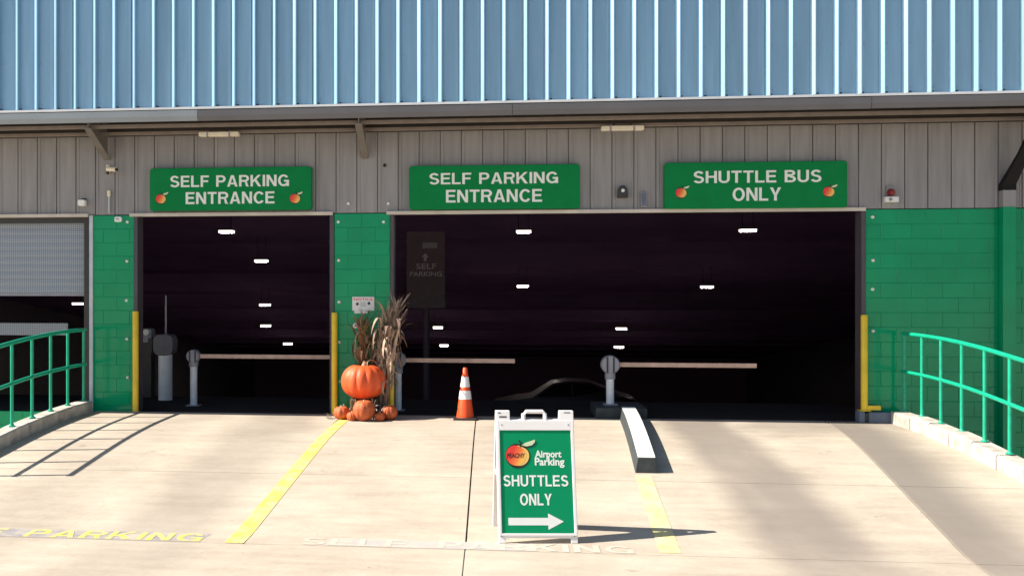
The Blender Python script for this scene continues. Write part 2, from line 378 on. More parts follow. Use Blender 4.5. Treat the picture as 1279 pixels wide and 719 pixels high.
def ell(cx, cy, rx, ry, a0, a1, n=14):
    return [(cx + rx * math.cos(math.radians(a0 + (a1 - a0) * i / n)), cy + ry * math.sin(math.radians(a0 + (a1 - a0) * i / n))) for i in range(n + 1)]
T_ = 0.165
def glyph(ch):
    """Grotesque capitals: ('r', centreline, closed) ribbons and ('p', polygon) pieces; returns pieces and width."""
    h = T_ / 2; R_ = lambda *p: ('r', list(p), False); P_ = lambda *p: ('p', list(p))
    stem = R_((h, 0), (h, 1))
    if ch == 'E': return [R_((0.60, 1 - h), (h, 1 - h), (h, h), (0.61, h)), R_((T_, 0.52), (0.56, 0.52))], 0.61
    if ch == 'F': return [R_((0.57, 1 - h), (h, 1 - h), (h, 0)), R_((T_, 0.50), (0.52, 0.50))], 0.57
    if ch == 'L': return [R_((h, 1), (h, h), (0.56, h))], 0.56
    if ch == 'I': return [stem], T_
    if ch == 'T': return [R_((0, 1 - h), (0.62, 1 - h)), R_((0.31, 0), (0.31, 1 - T_))], 0.62
    if ch == 'H': return [stem, R_((0.68 - h, 0), (0.68 - h, 1)), R_((T_, 0.52), (0.68 - T_, 0.52))], 0.68
    if ch == 'U': return [('r', [(h, 1)] + ell(0.34, 0.32, 0.34 - h, 0.32 - h + 0.01, 180, 360, 16) + [(0.68 - h, 1)], False)], 0.68
    if ch == 'N': return [R_((h, 0), (h, 0.995)), R_((0.68 - h, 0.005), (0.68 - h, 1)), P_((0.0, 1), (0.185, 1), (0.68, 0), (0.495, 0))], 0.68
    if ch == 'A': return [P_((0, 0), (0.265, 1), (0.455, 1), (0.72, 0), (0.545, 0), (0.36, 0.78), (0.175, 0)), P_((0.21, 0.20), (0.51, 0.20), (0.475, 0.345), (0.245, 0.345))], 0.72
    if ch == 'Y': return [P_((0, 1), (0.19, 1), (0.345, 0.57), (0.50, 1), (0.69, 1), (0.43, 0.40), (0.43, 0), (0.26, 0), (0.26, 0.40))], 0.69
    if ch == 'K': return [stem, P_((T_, 0.32), (T_, 0.54), (0.50, 1), (0.71, 1)), P_((0.27, 0.485), (0.40, 0.63), (0.73, 0), (0.53, 0))], 0.73
    if ch == 'P': return [R_((h, 0), (h, 1 - T_ - 0.001)), ('r', [(0.0, 1 - h), (0.36, 1 - h)] + ell(0.37, 0.69, 0.25 - h + 0.03, 0.31 - h, 90, -90, 12) + [(T_, 0.38 + h)], False)], 0.65
    if ch == 'R': return [R_((h, 0), (h, 1 - T_ - 0.001)), ('r', [(0.0, 1 - h), (0.38, 1 - h)] + ell(0.40, 0.705, 0.25 - h + 0.03, 0.295 - h, 90, -90, 12) + [(T_, 0.41 + h)], False), P_((0.33, 0.46), (0.50, 0.46), (0.56, 0.36), (0.60, 0.14), (0.68, 0), (0.49, 0), (0.44, 0.14), (0.42, 0.34))], 0.68
    if ch == 'B': return [R_((h, 0), (h, 1)), ('r', [(T_, 1 - h), (0.36, 1 - h)] + ell(0.38, 0.755, 0.25 - h, 0.245 - h, 90, -90, 10) + [(T_, 0.51 + h)], False), ('r', [(T_, 0.445 + h - 0.01), (0.38, 0.445 + h - 0.01)] + ell(0.40, 0.2625, 0.27 - h, 0.2625 - h, 90, -90, 10) + [(T_, h)], False)], 0.67
    if ch == 'O': return [('r', ell(0.375, 0.5, 0.375 - h, 0.51 - h, 0, 360, 30)[:-1], True)], 0.75
    if ch == 'C': return [('r', ell(0.375, 0.5, 0.365 - h, 0.51 - h, 36, 324, 26), False)], 0.70
    if ch == 'G': return [('r', ell(0.375, 0.5, 0.375 - h, 0.51 - h, 36, 322, 26), False), R_((0.40, 0.46), (0.74 - h, 0.46), (0.74 - h, 0.0))], 0.74
    if ch == 'S':
        a = ell(0.325, 0.725, 0.30 - h, 0.285 - h, 18, 250, 16); b = ell(0.325, 0.285, 0.325 - h, 0.295 - h, 70, -162, 16)
        return [('r', a + b, False)], 0.65
    if ch == 'D': return [R_((h, 0), (h, 1)), ('r', [(T_, 1 - h), (0.30, 1 - h)] + ell(0.32, 0.5, 0.36 - h, 0.5 - h, 90, -90, 14) + [(T_, h)], False)], 0.68
    return [], 0.30
def ribbon(pts, t, closed):
    n = len(pts); L, R = [], []
    P = [Vector((p[0], p[1])) for p in pts]
    for i in range(n):
        if closed: a, b = P[i - 1], P[(i + 1) % n]; d0 = (P[i] - a).normalized(); d1 = (b - P[i]).normalized()
        else:
            d0 = (P[i] - P[i - 1]).normalized() if i else None; d1 = (P[i + 1] - P[i]).normalized() if i < n - 1 else None
            d0 = d0 or d1; d1 = d1 or d0
        n0 = Vector((-d0.y, d0.x)); n1 = Vector((-d1.y, d1.x)); m = (n0 + n1).normalized(); k = t / 2 / max(0.5, m.dot(n0))
        L.append(P[i] + m * k); R.append(P[i] - m * k)
    return L, R
def letter_mb(ch, x0, sx, z0, sz, y, d=0.003):
    mb = MB(); ps, wd = glyph(ch); y1 = y - d
    for j, pc in enumerate(ps):
        yy = y1 - j * 0.0003
        if pc[0] == 'p':
            mb.prism([(x0 + p[0] * sx, z0 + p[1] * sz) for p in pc[1]], y, yy)
        else:
            L, R = ribbon(pc[1], T_, pc[2]); n = len(L); q = lambda p, Y: (x0 + p.x * sx, Y, z0 + p.y * sz)
            vs = [q(p, yy) for p in L] + [q(p, yy) for p in R] + [q(p, y) for p in L] + [q(p, y) for p in R]
            m_ = n if pc[2] else n - 1; fs = []
            for i in range(m_):
                k = (i + 1) % n; fs += [(i, k, n + k, n + i), (i, 2 * n + i, 2 * n + k, k), (n + i, n + k, 3 * n + k, 3 * n + i)]
            mb.add(vs, fs)
    return mb
def letters(s, x0, x1, z0, z1, y, m, parent, d=0.003, gap=0.10, mapper=None, name='letter', kind=None, single=False):
    ws = [glyph(c)[1] for c in s]; tot = sum(ws) + gap * (len(s) - 1); sx = (x1 - x0) / tot; x = x0; al = MB()
    for c, w_ in zip(s, ws):
        if c != ' ':
            b = letter_mb(c, x, sx, z0, z1 - z0, y, d)
            if mapper: b.v = [mapper(p) for p in b.v]
            o = b.build(name, m, parent)
            if kind: o['kind'] = kind
        x += (w_ + gap) * sx

# ------------------------------------------------------------------ the ground, the ramp and its slabs
def gz(Y):
    if Y < -6.0: return -0.378
    if Y < -1.5: return -0.378 - (Y + 6.0) / 4.5 * 0.92
    return -1.298
g = MB()
Xs = [-500, -80, -34.3, -15, -6.6, 0, 5.6, 15, 34.3, 80, 500]; Ys = [-500, -120, -40, -20, -12, -8, -6.0, -4.5, -3, -1.5, 0.1]
vs = [(x, y, gz(y)) for y in Ys for x in Xs]; nx = len(Xs)
fs = [(j * nx + i, j * nx + i + 1, (j + 1) * nx + i + 1, (j + 1) * nx + i) for j in range(len(Ys) - 1) for i in range(nx - 1)]
g.add(vs, fs)
for (a, b, c, d) in ((-500, -34.3, 0.1, 500), (34.3, 500, 0.1, 500), (-34.3, 34.3, 132, 500)):
    g.add([(a, c, -1.298), (b, c, -1.298), (b, d, -1.298), (a, d, -1.298)], [(0, 1, 2, 3)])
ground = struct(g.build('ground', M_CONC))

XL, XR = -6.2, 5.13
r = MB(); N = 40
ys = [-6.2 + 6.2 * i / N for i in range(N + 1)]
r.add([(x, y, prof(y) - 0.03) for y in ys for x in (XL - 0.02, XR + 0.02)] + [(x, y, -1.35) for y in ys for x in (XL - 0.02, XR + 0.02)],
      [(2 * i, 2 * i + 1, 2 * i + 3, 2 * i + 2) for i in range(N)])
ramp = struct(r.build('ramp', M_JOINT)); ramp['_w'] = [0, 0, 0]
J3 = lambda Y: 4.19 + (Y + 1.0) * 0.118
cols = [lambda Y: XL, lambda Y: -2.44, lambda Y: -0.515, J3, lambda Y: XR]
def slab(fa, fb, y0, y1, parent, ga=0.006, gb=0.006, gy=0.004):
    m = MB(); ny = max(2, int((y1 - y0) / 0.22)); nxs = 4
    yy = [y0 + gy + (y1 - y0 - 2 * gy) * i / ny for i in range(ny + 1)]
    top = []
    for y in yy:
        a, b = fa(y) + ga, fb(y) - gb
        for k in range(nxs + 1): top.append((a + (b - a) * k / nxs, y, prof(y)))
    bot = [(x, y, z - 0.14) for x, y, z in top]; n = len(top); W = nxs + 1
    fs = []; sm = []
    for i in range(ny):
        for k in range(nxs): fs.append((i * W + k, i * W + k + 1, (i + 1) * W + k + 1, (i + 1) * W + k))
    m.add(top, fs, True)
    sides = []
    per = [k for k in range(W)] + [i * W + nxs for i in range(1, ny + 1)] + [ny * W + k for k in range(nxs - 1, -1, -1)] + [i * W for i in range(ny - 1, 0, -1)]
    m.add([top[i] for i in per] + [bot[i] for i in per], [(i, (i + 1) % len(per), len(per) + (i + 1) % len(per), len(per) + i) for i in range(len(per))])
    return m.build('slab', M_CONC, parent)
for i in range(4):
    for (y0, y1) in ((-3.85, 0.0), (-6.2, -3.85)):
        slab(cols[i], cols[i + 1], y0, y1, ramp, ga=0.0 if i == 0 else 0.008, gb=0.0 if i == 3 else 0.008)
apron = struct(MB().box(-14.5, 13.5, -10.05, -6.24, -0.6, -0.40).build('apron', M_JOINT)); apron['_w'] = [0, 0, 0]
acol = [-14.5, -10.4, -6.3, -0.515, J3(-6.2), 9.0, 13.5]
for i in range(len(acol) - 1):
    slab((lambda Y, v=acol[i]: v), (lambda Y, v=acol[i + 1]: v), -10.0, -6.2, apron, 0.008, 0.008)

# painted marks, a few mm above the slabs
def ground_sheet(name, quads, m, lift=0.004, kind='structure', n=30):
    """quads: (xa0,xb0,y0, xa1,xb1,y1) strips that follow the ramp."""
    b = MB()
    for (xa0, xb0, y0, xa1, xb1, y1) in quads:
        vs = []
        for i in range(n + 1):
            t = i / n; y = y0 + (y1 - y0) * t
            vs += [(xa0 + (xa1 - xa0) * t, y, prof(y) + lift), (xb0 + (xb1 - xb0) * t, y, prof(y) + lift)]
        b.add(vs, [(2 * i, 2 * i + 1, 2 * i + 3, 2 * i + 2) for i in range(n)])
    o = b.build(name, m); o['kind'] = kind; return o
ground_sheet('yellow_line', [(-2.41, -2.27, -0.30, -2.61, -2.44, -6.19)], M_YLINE)
ground_sheet('yellow_line', [(1.24, 1.41, -3.62, 1.11, 1.29, -6.12)], M_YFADE)
ground_sheet('paint_patch', [(-5.75, -2.80, -5.915, -5.75, -2.84, -6.185)], M_GREYP, 0.002)
ground_sheet('paint_patch', [(-1.72, 0.10, -5.955, -1.72, 0.10, -6.185)], M_GREYF, 0.002)
def ground_text(t, x0, x1, y0, y1, m, lift=0.0035):
    root = struct(MB().add([], []).build('painted_word', None)); root['_w'] = [0, 0, 0]
    letters(t, x0, x1, y0, y1, 0, m, None, 0.0, 0.13, lambda p: (p[0], p[2], prof(p[2]) + lift - p[1]), 'painted_letter', 'structure')
    bpy.data.objects.remove(root)
ground_text('SELF', -5.68, -4.70, -6.175, -5.925, M_YTEXT)
ground_text('PARKING', -4.47, -2.84, -6.175, -5.925, M_YTEXT)
ground_text('SELF', -1.95, -1.02, -6.18, -5.955, M_WTEXT)
ground_text('PARKING', -0.75, 0.90, -6.18, -5.955, M_WTEXT)

# ------------------------------------------------------------------ kerbs (setting) and railings (things)
def kerb(name, xa, xb, cuts, jitter):
    o = struct(MB().box(xa + 0.02, xb - 0.02, -6.15, -0.14, -1.35, -0.45).build(name, M_KERB)); o['_w'] = [0, 0, 0]
    for i in range(len(cuts) - 1):
        y1, y0 = cuts[i], cuts[i + 1]; m = MB(); n = 6
        dx, dz = random.uniform(-jitter, jitter), random.uniform(-jitter, jitter)
        yy = [y0 + 0.005 + (y1 - y0 - 0.01) * k / n for k in range(n + 1)]
        c = 0.018
        sec = lambda y: [(xa + dx, y, -1.3), (xa + dx, y, prof(y) + 0.17 - c + dz), (xa + c + dx, y, prof(y) + 0.17 + dz), (xb - c + dx, y, prof(y) + 0.17 + dz), (xb + dx, y, prof(y) + 0.17 - c + dz), (xb + dx, y, -1.3)]
        vs = [p for y in yy for p in sec(y)]
        fs = [(6 * a + k, 6 * a + k + 1, 6 * a + k + 7, 6 * a + k + 6) for a in range(n) for k in range(5)]
        fs += [tuple(range(6)), tuple(range(6 * n, 6 * n + 6))[::-1]]
        m.add(vs, fs); m.build('kerb_segment', M_KERB, o)
    return o
kerb('kerb_left', -6.43, -6.2, [-0.14, -1.05, -2.25, -3.5, -4.8, -6.15], 0.006)
kerb('kerb_right', 5.13, 5.36, [-0.14] + [-0.80 - 0.58 * k for k in range(9)] + [-6.15], 0.009)
def railing(X, label):
    t = thing('railing', label, 'railing', (X, -0.2, 0.17), 'ramp railings')
    ysr = [-0.2 - 0.58 * k for k in range(8)]
    for y in ysr:
        b = MB().tube([(X, y, prof(y) + 0.10), (X, y, prof(y) + 1.22)], 0.021, 10); b.build('post', M_RAIL, t)
        MB().lathe([(0.0, 0.172), (0.045, 0.172), (0.045, 0.178), (0.030, 0.184), (0.024, 0.20), (0.0, 0.20)], (X, y, prof(y)), 12).build('base_plate', M_RAIL, t)
    pts = [(-0.13 - 4.18 * i / 40) for i in range(41)]
    for h, rr in ((1.225, 0.027), (0.71, 0.024)):
        MB().tube([(X, y, prof(y) + h) for y in pts], rr, 10).build('top_rail' if h > 1 else 'middle_rail', M_RAIL, t)
    return t
railing(-6.315, 'green pipe railing curving down beside the roll-up door at left')
railing(5.285, 'green pipe railing curving down in front of the green block wall at right')

# ------------------------------------------------------------------ the warehouse
ZL, ZS, YE, ZG = 2.93, 4.12, -0.85, 4.185                 # lintel, soffit, eave plane
XW = 34.0
def wx(px): return at(px, 400, 0.0).x
D0L, D0R = -10.2, wx(112)
P1L, P1R = wx(113), wx(167.5); P2L, P2R = wx(417.5), wx(487.5); RWL = wx(1081)
wh = thing('warehouse', 'grey and blue metal warehouse with green block piers and three dark vehicle entrances', 'building')
# upper wall: one sheet behind, one panel per rib
PU = 0.2877
up = MB().box(-XW, XW, YE + 0.012, YE + 0.08, ZG + 0.19, 8.3).build('upper_wall', M_UPPER, wh)
def rib_panel(pw, z0, z1, h, fl, tp, fr, sw=0.0, sww=0.05):
    """One pan and its rib; sw is how far the pan bellies out before the next rib."""
    m = MB(); a = fl + tp + fr
    poly = [(0, -sw), (fl, -h), (fl + tp, -h), (a, 0), (pw - sww, 0), (pw - 0.002, -sw)]
    vs = [(x, y, z) for z in (z0, z1) for x, y in poly]; n = len(poly)
    fs = [(i, i + 1, n + i + 1, n + i) for i in range(n - 1)]
    m.add(vs, fs)
    cap = [(x, y, z0) for x, y in poly] ; m.add(cap[:4], [(0, 1, 2, 3)])
    return m.mesh('metal_panel', M_UPPER)
me_up = [rib_panel(PU, 0, 8.2 - (ZG + 0.194), 0.052, 0.056, 0.012, 0.016, sw_, ww_) for sw_, ww_ in ((0.0, 0.05), (0.004, 0.04), (0.010, 0.05), (0.007, 0.03), (0.002, 0.07))]
x_rib = at(652.5, 60, YE).x
k0 = int((-12 - x_rib) / PU)
for k in range(k0, k0 + 86):
    piece('metal_panel', random.choice(me_up), (x_rib + k * PU, YE + 0.006, ZG + 0.194), up, (0, 0, random.uniform(-0.012, 0.012)))
# dark closures at the rib feet
cl = MB()
for k in range(k0, k0 + 86):
    x = x_rib + k * PU + 0.075 + random.uniform(0, 0.02)
    cl.box(x, x + 0.018, YE - 0.025, YE + 0.003, ZG + 0.197, ZG + 0.216)
cl.build('rib_closures', M_DARK, wh, kind='stuff')
sc_ = MB()
for k in range(k0, k0 + 86):
    for zz in (at(640, 66, YE).z, ZG + 0.26):
        x = x_rib + k * PU + 0.10; sc_.box(x, x + 0.012, YE - 0.003, YE + 0.003, zz, zz + 0.012)
sc_.build('screws', M_GREY, wh, kind='stuff')
tr = MB(); tr.box(-XW, XW, YE - 0.055, YE + 0.01, ZG + 0.156, ZG + 0.188); tr.build('drip_trim', M_TRIM, wh)
# gutter in lengths
gx = [-12, at(248, 140, YE).x, at(640, 135, YE).x, at(1087, 125, YE).x, 12.2]
gut = MB().box(-XW, XW, YE - 0.02, YE + 0.05, ZG + 0.01, ZG + 0.148).build('gutter', M_GUT, wh)
for i in range(4):
    b = MB(); zz = random.uniform(-0.004, 0.004)
    b.extx([(YE - 0.03, ZG + zz), (YE - 0.055, ZG + 0.06), (YE - 0.06, ZG + 0.145 + zz), (YE + 0.0, ZG + 0.145 + zz), (YE + 0.0, ZG + zz)], gx[i] + 0.003, gx[i + 1] - 0.003)
    b.build('gutter_length', M_GUTL if i == 0 else M_GUT, gut)
# soffit, purlins
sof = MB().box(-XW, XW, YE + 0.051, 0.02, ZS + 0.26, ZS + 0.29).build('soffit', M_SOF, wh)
for (yy, za, zb2) in ((-0.68, 4.128, 4.182), (-0.33, 4.082, 4.130)):
    MB().extx([(yy, za), (yy, zb2), (yy + 0.06, zb2), (yy + 0.06, za)], -14, 14).build('purlin', M_PURL, sof, bevel=0.006)
    for k in range(12):
        xx = -13 + 2.37 * k; MB().box(xx, xx + 0.02, yy + 0.02, yy + 0.04, zb2, ZS + 0.262).build('hanger', M_SOF, sof)
MB().extx([(-0.06, ZS + 0.259), (-0.06, ZS + 0.012), (-0.012, ZS - 0.012), (0.018, ZS - 0.012), (0.018, ZS + 0.259)], -14, 14).build('wall_angle_shade', M_SOF, sof)  # tall dark strip standing in for shade at the wall top
# lower metal wall
lw = MB().box(-XW, XW, 0.03, 0.22, ZL + 0.01, 7.6).build('lower_wall', M_LOWER, wh)
PL = 0.3045
def lap_panel(pw, h):
    poly = [(0, 0.022), (0.008, 0.022), (0.012, -0.004), (0.05, -0.004), (0.056, 0.004), (pw - 0.03, 0.004), (pw - 0.022, -0.002), (pw - 0.004, -0.002), (pw - 0.0005, 0.022)]
    m = MB(); n = len(poly)
    m.add([(x, y, z) for z in (0, h) for x, y in poly], [(i, i + 1, n + i + 1, n + i) for i in range(n - 1)])
    return m.mesh('metal_panel', M_LOWER)
me_lo = lap_panel(PL, ZS - 0.0 - ZL - 0.012)
x_lo = at(640 + 605 / 4, 190, 0.0).x; kk = int((-12 - x_lo) / PL)
for k in range(kk, kk + 80):
    piece('metal_panel', me_lo, (x_lo + k * PL, 0.0, ZL + 0.011), lw, (0, 0, random.uniform(-0.006, 0.006)))
# flashing above each opening
for (a, b) in ((-10.2, wx(111)), (wx(163), wx(416)), (wx(483), wx(1080))):
    MB().box(a, b, -0.05, 0.03, ZL - 0.022, ZL + 0.026).build('flashing', M_BEIGE, wh)
# brackets under the eave
for px_w, yw in ((134, 199), (456, 197)):
    pw = at(px_w, yw, -0.03)
    X = pw.x; m = MB(); hw = 0.05; yo = -0.78
    poly = [(-0.03, ZS + 0.255), (-0.03, pw.z), (yo, ZS + 0.0), (yo, ZS + 0.255)]
    m.extx(poly, X - 0.008, X + 0.008)
    m.extx([(-0.025, pw.z - 0.012), (-0.025, pw.z), (yo - 0.01, ZS + 0.0), (yo - 0.01, ZS - 0.014)], X - hw, X + hw)
    m.build('bracket', M_BRACK, wh)
# block piers and walls: painted mortar sheet with separate blocks in running bond
BW, BH = 0.4064, 0.2032; BM = {}
def block_mesh(wd, h=BH):
    key = (round(wd, 3), round(h, 3))
    if key not in BM:
        BM[key] = MB().box(0.0018, wd - 0.0018, 0.0, 0.09, 0.0018, h - 0.0018, ch=0.004).mesh('block', M_GREEN)
    return BM[key]
def block_wall(name, x0, x1, z0, z1, xb1=None):
    back = MB().box(x0 + 0.002, x1 - 0.002, 0.005, 0.2, z0, z1).build(name, M_GREENM, wh)
    xb1 = x1 if xb1 is None else xb1
    n = 0; z = z1
    while z > z0 + 0.02:
        h = min(BH, z - z0); x = x0 + (-(BW / 2) if n % 2 else 0.0)
        while x < xb1 - 0.01:
            a = max(x, x0); b = min(x + BW, xb1)
            if b - a > 0.02: piece('block', block_mesh(b - a, h), (a, random.uniform(-0.0015, 0.0015), z - h), back)
            x += BW
        z -= h; n += 1
    return back
pier1 = block_wall('pier', P1L, P1R, -0.12, ZL)
pier2 = block_wall('pier', P2L, P2R, -0.12, ZL)
rwall = block_wall('block_wall', RWL, XW, -1.3, ZL, 8.1)
sillw = block_wall('sill_wall', D0L, P1L, -1.3, -0.02, P1L)
MB().box(-XW, D0L, 0.0, 0.2, -1.3, ZL).build('block_wall', M_GREEN, wh)
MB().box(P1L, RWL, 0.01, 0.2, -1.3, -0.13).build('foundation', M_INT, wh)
# white bolt caps
cap = MB().lathe([(0.0, -0.022), (0.014, -0.02), (0.021, -0.010), (0.024, 0.004)], n=12, axis='y').mesh('bolt_cap', M_WHITE)
for p, lst in ((pier1, [(159, 277), (158.5, 326), (158, 375), (158.5, 423), (159.5, 471)]), (pier2, [(422.5, 277), (423, 325), (423.5, 377), (424, 427), (425, 476), (479, 277)]),
               (rwall, [(1090, 271), (1090.5, 325), (1090, 361), (1090.5, 413)]), (lw, [(435, 254), (485, 254)])):
    for (x, y) in lst: piece('bolt_cap', cap, at(x, y, -0.004), p)
# jambs
for (a, b, m) in ((wx(167.8), wx(172), M_JAMB), (wx(412), wx(417.2), M_JAMB), (wx(487.8), wx(492), M_JAMB), (wx(1075.5), wx(1080.7), M_JAMB)):
    MB().box(a, b, -0.012, 0.24, 0.002, ZL - 0.024).build('jamb', m, wh)
MB().box(wx(112.2), wx(116.5), -0.025, 0.006, -0.05, ZL).build('jamb', M_JAMBW, wh)
MB().box(wx(104), wx(112), 0.03, 0.26, 0.0, ZL - 0.01).build('jamb', M_DARK, wh)
MB().box(D0L, wx(104), 0.04, 0.26, ZL - 0.10, ZL - 0.005).build('door_header', M_DARK, wh)
# rolling grille, half open
zt, zb = at(50, 276.5, 0.16).z, at(50, 366.5, 0.16).z
door = MB().box(D0L, wx(104) - 0.002, 0.16, 0.18, zb + 0.01, zt + 0.06).build('roll_up_door', M_GREY, wh)
ns = 10; sh = (zt - zb) / ns
sm = MB().extx([(0.0, 0.001), (-0.004, sh * 0.5), (0.0, sh - 0.001), (0.012, sh - 0.004), (0.012, 0.004)], D0L, wx(104) - 0.004).mesh('slat', M_PERF)
for i in range(ns): piece('slat', sm, (0, 0.146, zb + i * sh), door)
MB().box(D0L, wx(104) - 0.004, 0.135, 0.185, zb - 0.035, zb - 0.001).build('bottom_bar', M_GREY, door)
# downspout
xd = wx(1255); zd = at(1255, 235, -0.09).z; zg = at(1255, 258.5, -0.09).z
ds = MB().box(xd - 0.082, xd + 0.082, -0.13, -0.012, zg + 0.002, zd).build('downspout', M_LOWER, wh)
MB().box(xd - 0.082, xd + 0.082, -0.13, -0.012, -1.2, zg).build('lower_pipe', M_GREEN, ds)
e = MB(); q0 = Vector((xd, -0.071, zd - 0.03)); q1 = Vector((xd, -0.071, zd + 0.05)); q2 = Vector((xd + 0.20, -0.70, ZS + 0.06))
s0 = [Vector((-0.082, -0.059, 0)), Vector((0.082, -0.059, 0)), Vector((0.082, 0.059, 0)), Vector((-0.082, 0.059, 0))]
rings = [[q0 + s * 1.06 for s in s0], [q1 + s * 1.06 for s in s0], [q2 + Vector((s.x, 0, -s.y * 1.2)) for s in s0]]
e.add([p for g_ in rings for p in g_], [(4 * i + k, 4 * i + (k + 1) % 4, 4 * i + 4 + (k + 1) % 4, 4 * i + 4 + k) for i in range(2) for k in range(4)] + [(0, 1, 2, 3), (8, 9, 10, 11)])
e.build('elbow', mat('elbow_shade', (0.008, 0.008, 0.009), 0.6, spec=0.2), ds)  # shadow on the elbow is put into its near black colour
# shell: roof, side and back walls, ceiling that follows the falling floor
MB().box(-XW - 0.2, XW + 0.2, YE + 0.02, 131.3, 8.3, 8.45).build('roof', M_UPPER, wh)
MB().box(-XW - 0.2, -XW, YE + 0.08, 131.2, -17, 8.3).build('side_wall', M_LOWER, wh)
MB().box(XW, XW + 0.2, YE + 0.08, 131.2, -17, 8.3).build('side_wall', M_LOWER, wh)
MB().box(-XW, XW, 131.0, 131.2, -17, 8.3).build('back_wall', mat('back_wall_paint', (0.45, 0.30, 0.46), 0.9), wh)
ceil = lambda Y: 7.2 - 0.115 * Y
MB().extx([(0.25, ceil(0.25)), (130.9, ceil(130.9)), (130.9, ceil(130.9) + 0.1), (0.25, ceil(0.25) + 0.1)], -XW + 0.02, XW - 0.02).build('ceiling', mat('hall_ceiling', (0.27, 0.165, 0.29), 0.9, var=0.15, scale=0.5), wh)
for k in range(12):
    yb = 9.0 + 10.0 * k
    MB().box(-XW + 0.03, XW - 0.03, yb - 0.12, yb + 0.12, ceil(yb) - 0.16, ceil(yb) + 0.05).build('ceiling_beam', MATS['hall_ceiling'], wh)
def fz(Y):
    if Y < 2.2: return -0.006
    if Y < 16.0: return -0.006 - (Y - 2.2) / 13.8 * 2.614
    if Y < 24.0: return -2.62
    return -2.62 - (Y - 24.0) * 0.115
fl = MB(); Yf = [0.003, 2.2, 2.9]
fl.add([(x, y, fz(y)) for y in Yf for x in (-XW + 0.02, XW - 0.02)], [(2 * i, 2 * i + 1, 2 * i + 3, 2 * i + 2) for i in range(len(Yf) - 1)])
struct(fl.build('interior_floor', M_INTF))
fl = MB(); Yf = [2.9, 16, 24, 131]
fl.add([(x, y, fz(y)) for y in Yf for x in (-XW + 0.02, XW - 0.02)], [(2 * i, 2 * i + 1, 2 * i + 3, 2 * i + 2) for i in range(len(Yf) - 1)])
struct(fl.build('interior_ramp', mat('hall_floor', (0.30, 0.24, 0.30), 0.9, var=0.2, scale=0.7)))  # made paler than the near floor so lamp light bounces to the ceiling

# ------------------------------------------------------------------ green signs over the entrances
def rrect(x0, x1, z0, z1, r, n=5):
    p = []
    for (cx, cz, a0) in ((x1 - r, z0 + r, -90), (x1 - r, z1 - r, 0), (x0 + r, z1 - r, 90), (x0 + r, z0 + r, 180)):
        for k in range(n + 1):
            a = math.radians(a0 + 90 * k / n); p.append((cx + r * math.cos(a), cz + r * math.sin(a)))
    return p
def peach(parent, cx, cz, R, y, text=False, map_=None, nm='peach_emblem'):
    """Round fruit with dark outline, cream right lobe, stem, leaf and a word across it."""
    f = map_ or (lambda p: p)
    def shape(dx, dz, r, sq=1.0):
        pts = []
        for k in range(36):
            a = 2 * math.pi * k / 36; rr = r * (1 - 0.10 * max(0, math.cos((a - math.radians(62)) * 1.0)) ** 12)
            pts.append((cx + dx + rr * math.cos(a), cz + dz + rr * sq * math.sin(a)))
        return pts
    def put(poly, y0, y1, name, m, par):
        b = MB().prism(poly, y0, y1); b.v = [f(p) for p in b.v]; return b.build(name, m, par)
    out = put(shape(0.10 * R, -0.02 * R, 1.15 * R), y, y - 0.002, nm, M_OUT, parent)
    put(shape(0.22 * R, 0, 0.95 * R), y - 0.002, y - 0.003, 'right_lobe', M_CREAM, out)
    put(shape(-0.06 * R, 0.02 * R, 0.95 * R), y - 0.003, y - 0.004, 'fruit', M_PEACH, out)
    stem = [(cx + 0.30 * R, cz + 0.8 * R), (cx + 0.42 * R, cz + 0.78 * R), (cx + 0.5 * R, cz + 1.2 * R), (cx + 0.3 * R, cz + 1.45 * R), (cx + 0.18 * R, cz + 1.4 * R), (cx + 0.36 * R, cz + 1.15 * R)]
    put(stem, y - 0.004, y - 0.005, 'stem', M_OUT, out)
    leaf = [(cx + 0.5 * R, cz + 0.95 * R), (cx + 0.95 * R, cz + 0.85 * R), (cx + 1.45 * R, cz + 0.95 * R), (cx + 1.75 * R, cz + 1.25 * R), (cx + 1.75 * R, cz + 1.5 * R), (cx + 1.25 * R, cz + 1.32 * R), (cx + 0.85 * R, cz + 1.2 * R)]
    sh = [(x + 0.06 * R, z - 0.12 * R) for x, z in leaf]
    put(sh, y - 0.001, y - 0.002, 'leaf_outline', M_OUT, out)
    put(leaf, y - 0.004, y - 0.005, 'leaf', M_PALE, out)
    if text:
        t = text_mb('PEACHY', cx - 0.92 * R, cx + 0.78 * R, cz - 0.22 * R, cz + 0.22 * R, y - 0.004, 0.001, 0.02, shear=0.15)
        t.v = [f(p) for p in t.v]; t.build('lettering', M_OUT, out)
    return out
def entrance_sign(px, lines, emb, label):
    x0, x1, y0, y1 = px; Y = -0.11
    a = at(x0, y1, Y); b = at(x1, y0, Y); a2 = at(x1, y1, Y); b2 = at(x0, y0, Y)
    z0 = (a.z + a2.z) / 2; z1 = (b.z + b2.z) / 2
    t = thing('entrance_sign', label, 'sign', ((a.x + b.x) / 2, -0.01, z0), 'green entrance signs')
    MB().prism(rrect(a.x, b.x, z0, z1, 0.045), Y, -0.012).build('panel', M_SIGN, t, bevel=0.006)
    MB().prism(rrect(a.x + 0.012, b.x - 0.012, z0 + 0.012, z1 - 0.012, 0.04), Y - 0.002, Y + 0.002).build('face', M_SIGN, t)
    for (s, lx0, lx1, ly0, ly1) in lines:
        p = at(lx0, ly1, Y); q = at(lx1, ly0, Y)
        letters(s, p.x, q.x, p.z, q.z, Y - 0.003, M_LET, t)
    for (ex, ey) in emb:
        c = at(ex, ey, Y); peach(t, c.x, c.z, 0.068, Y - 0.003)
    return t
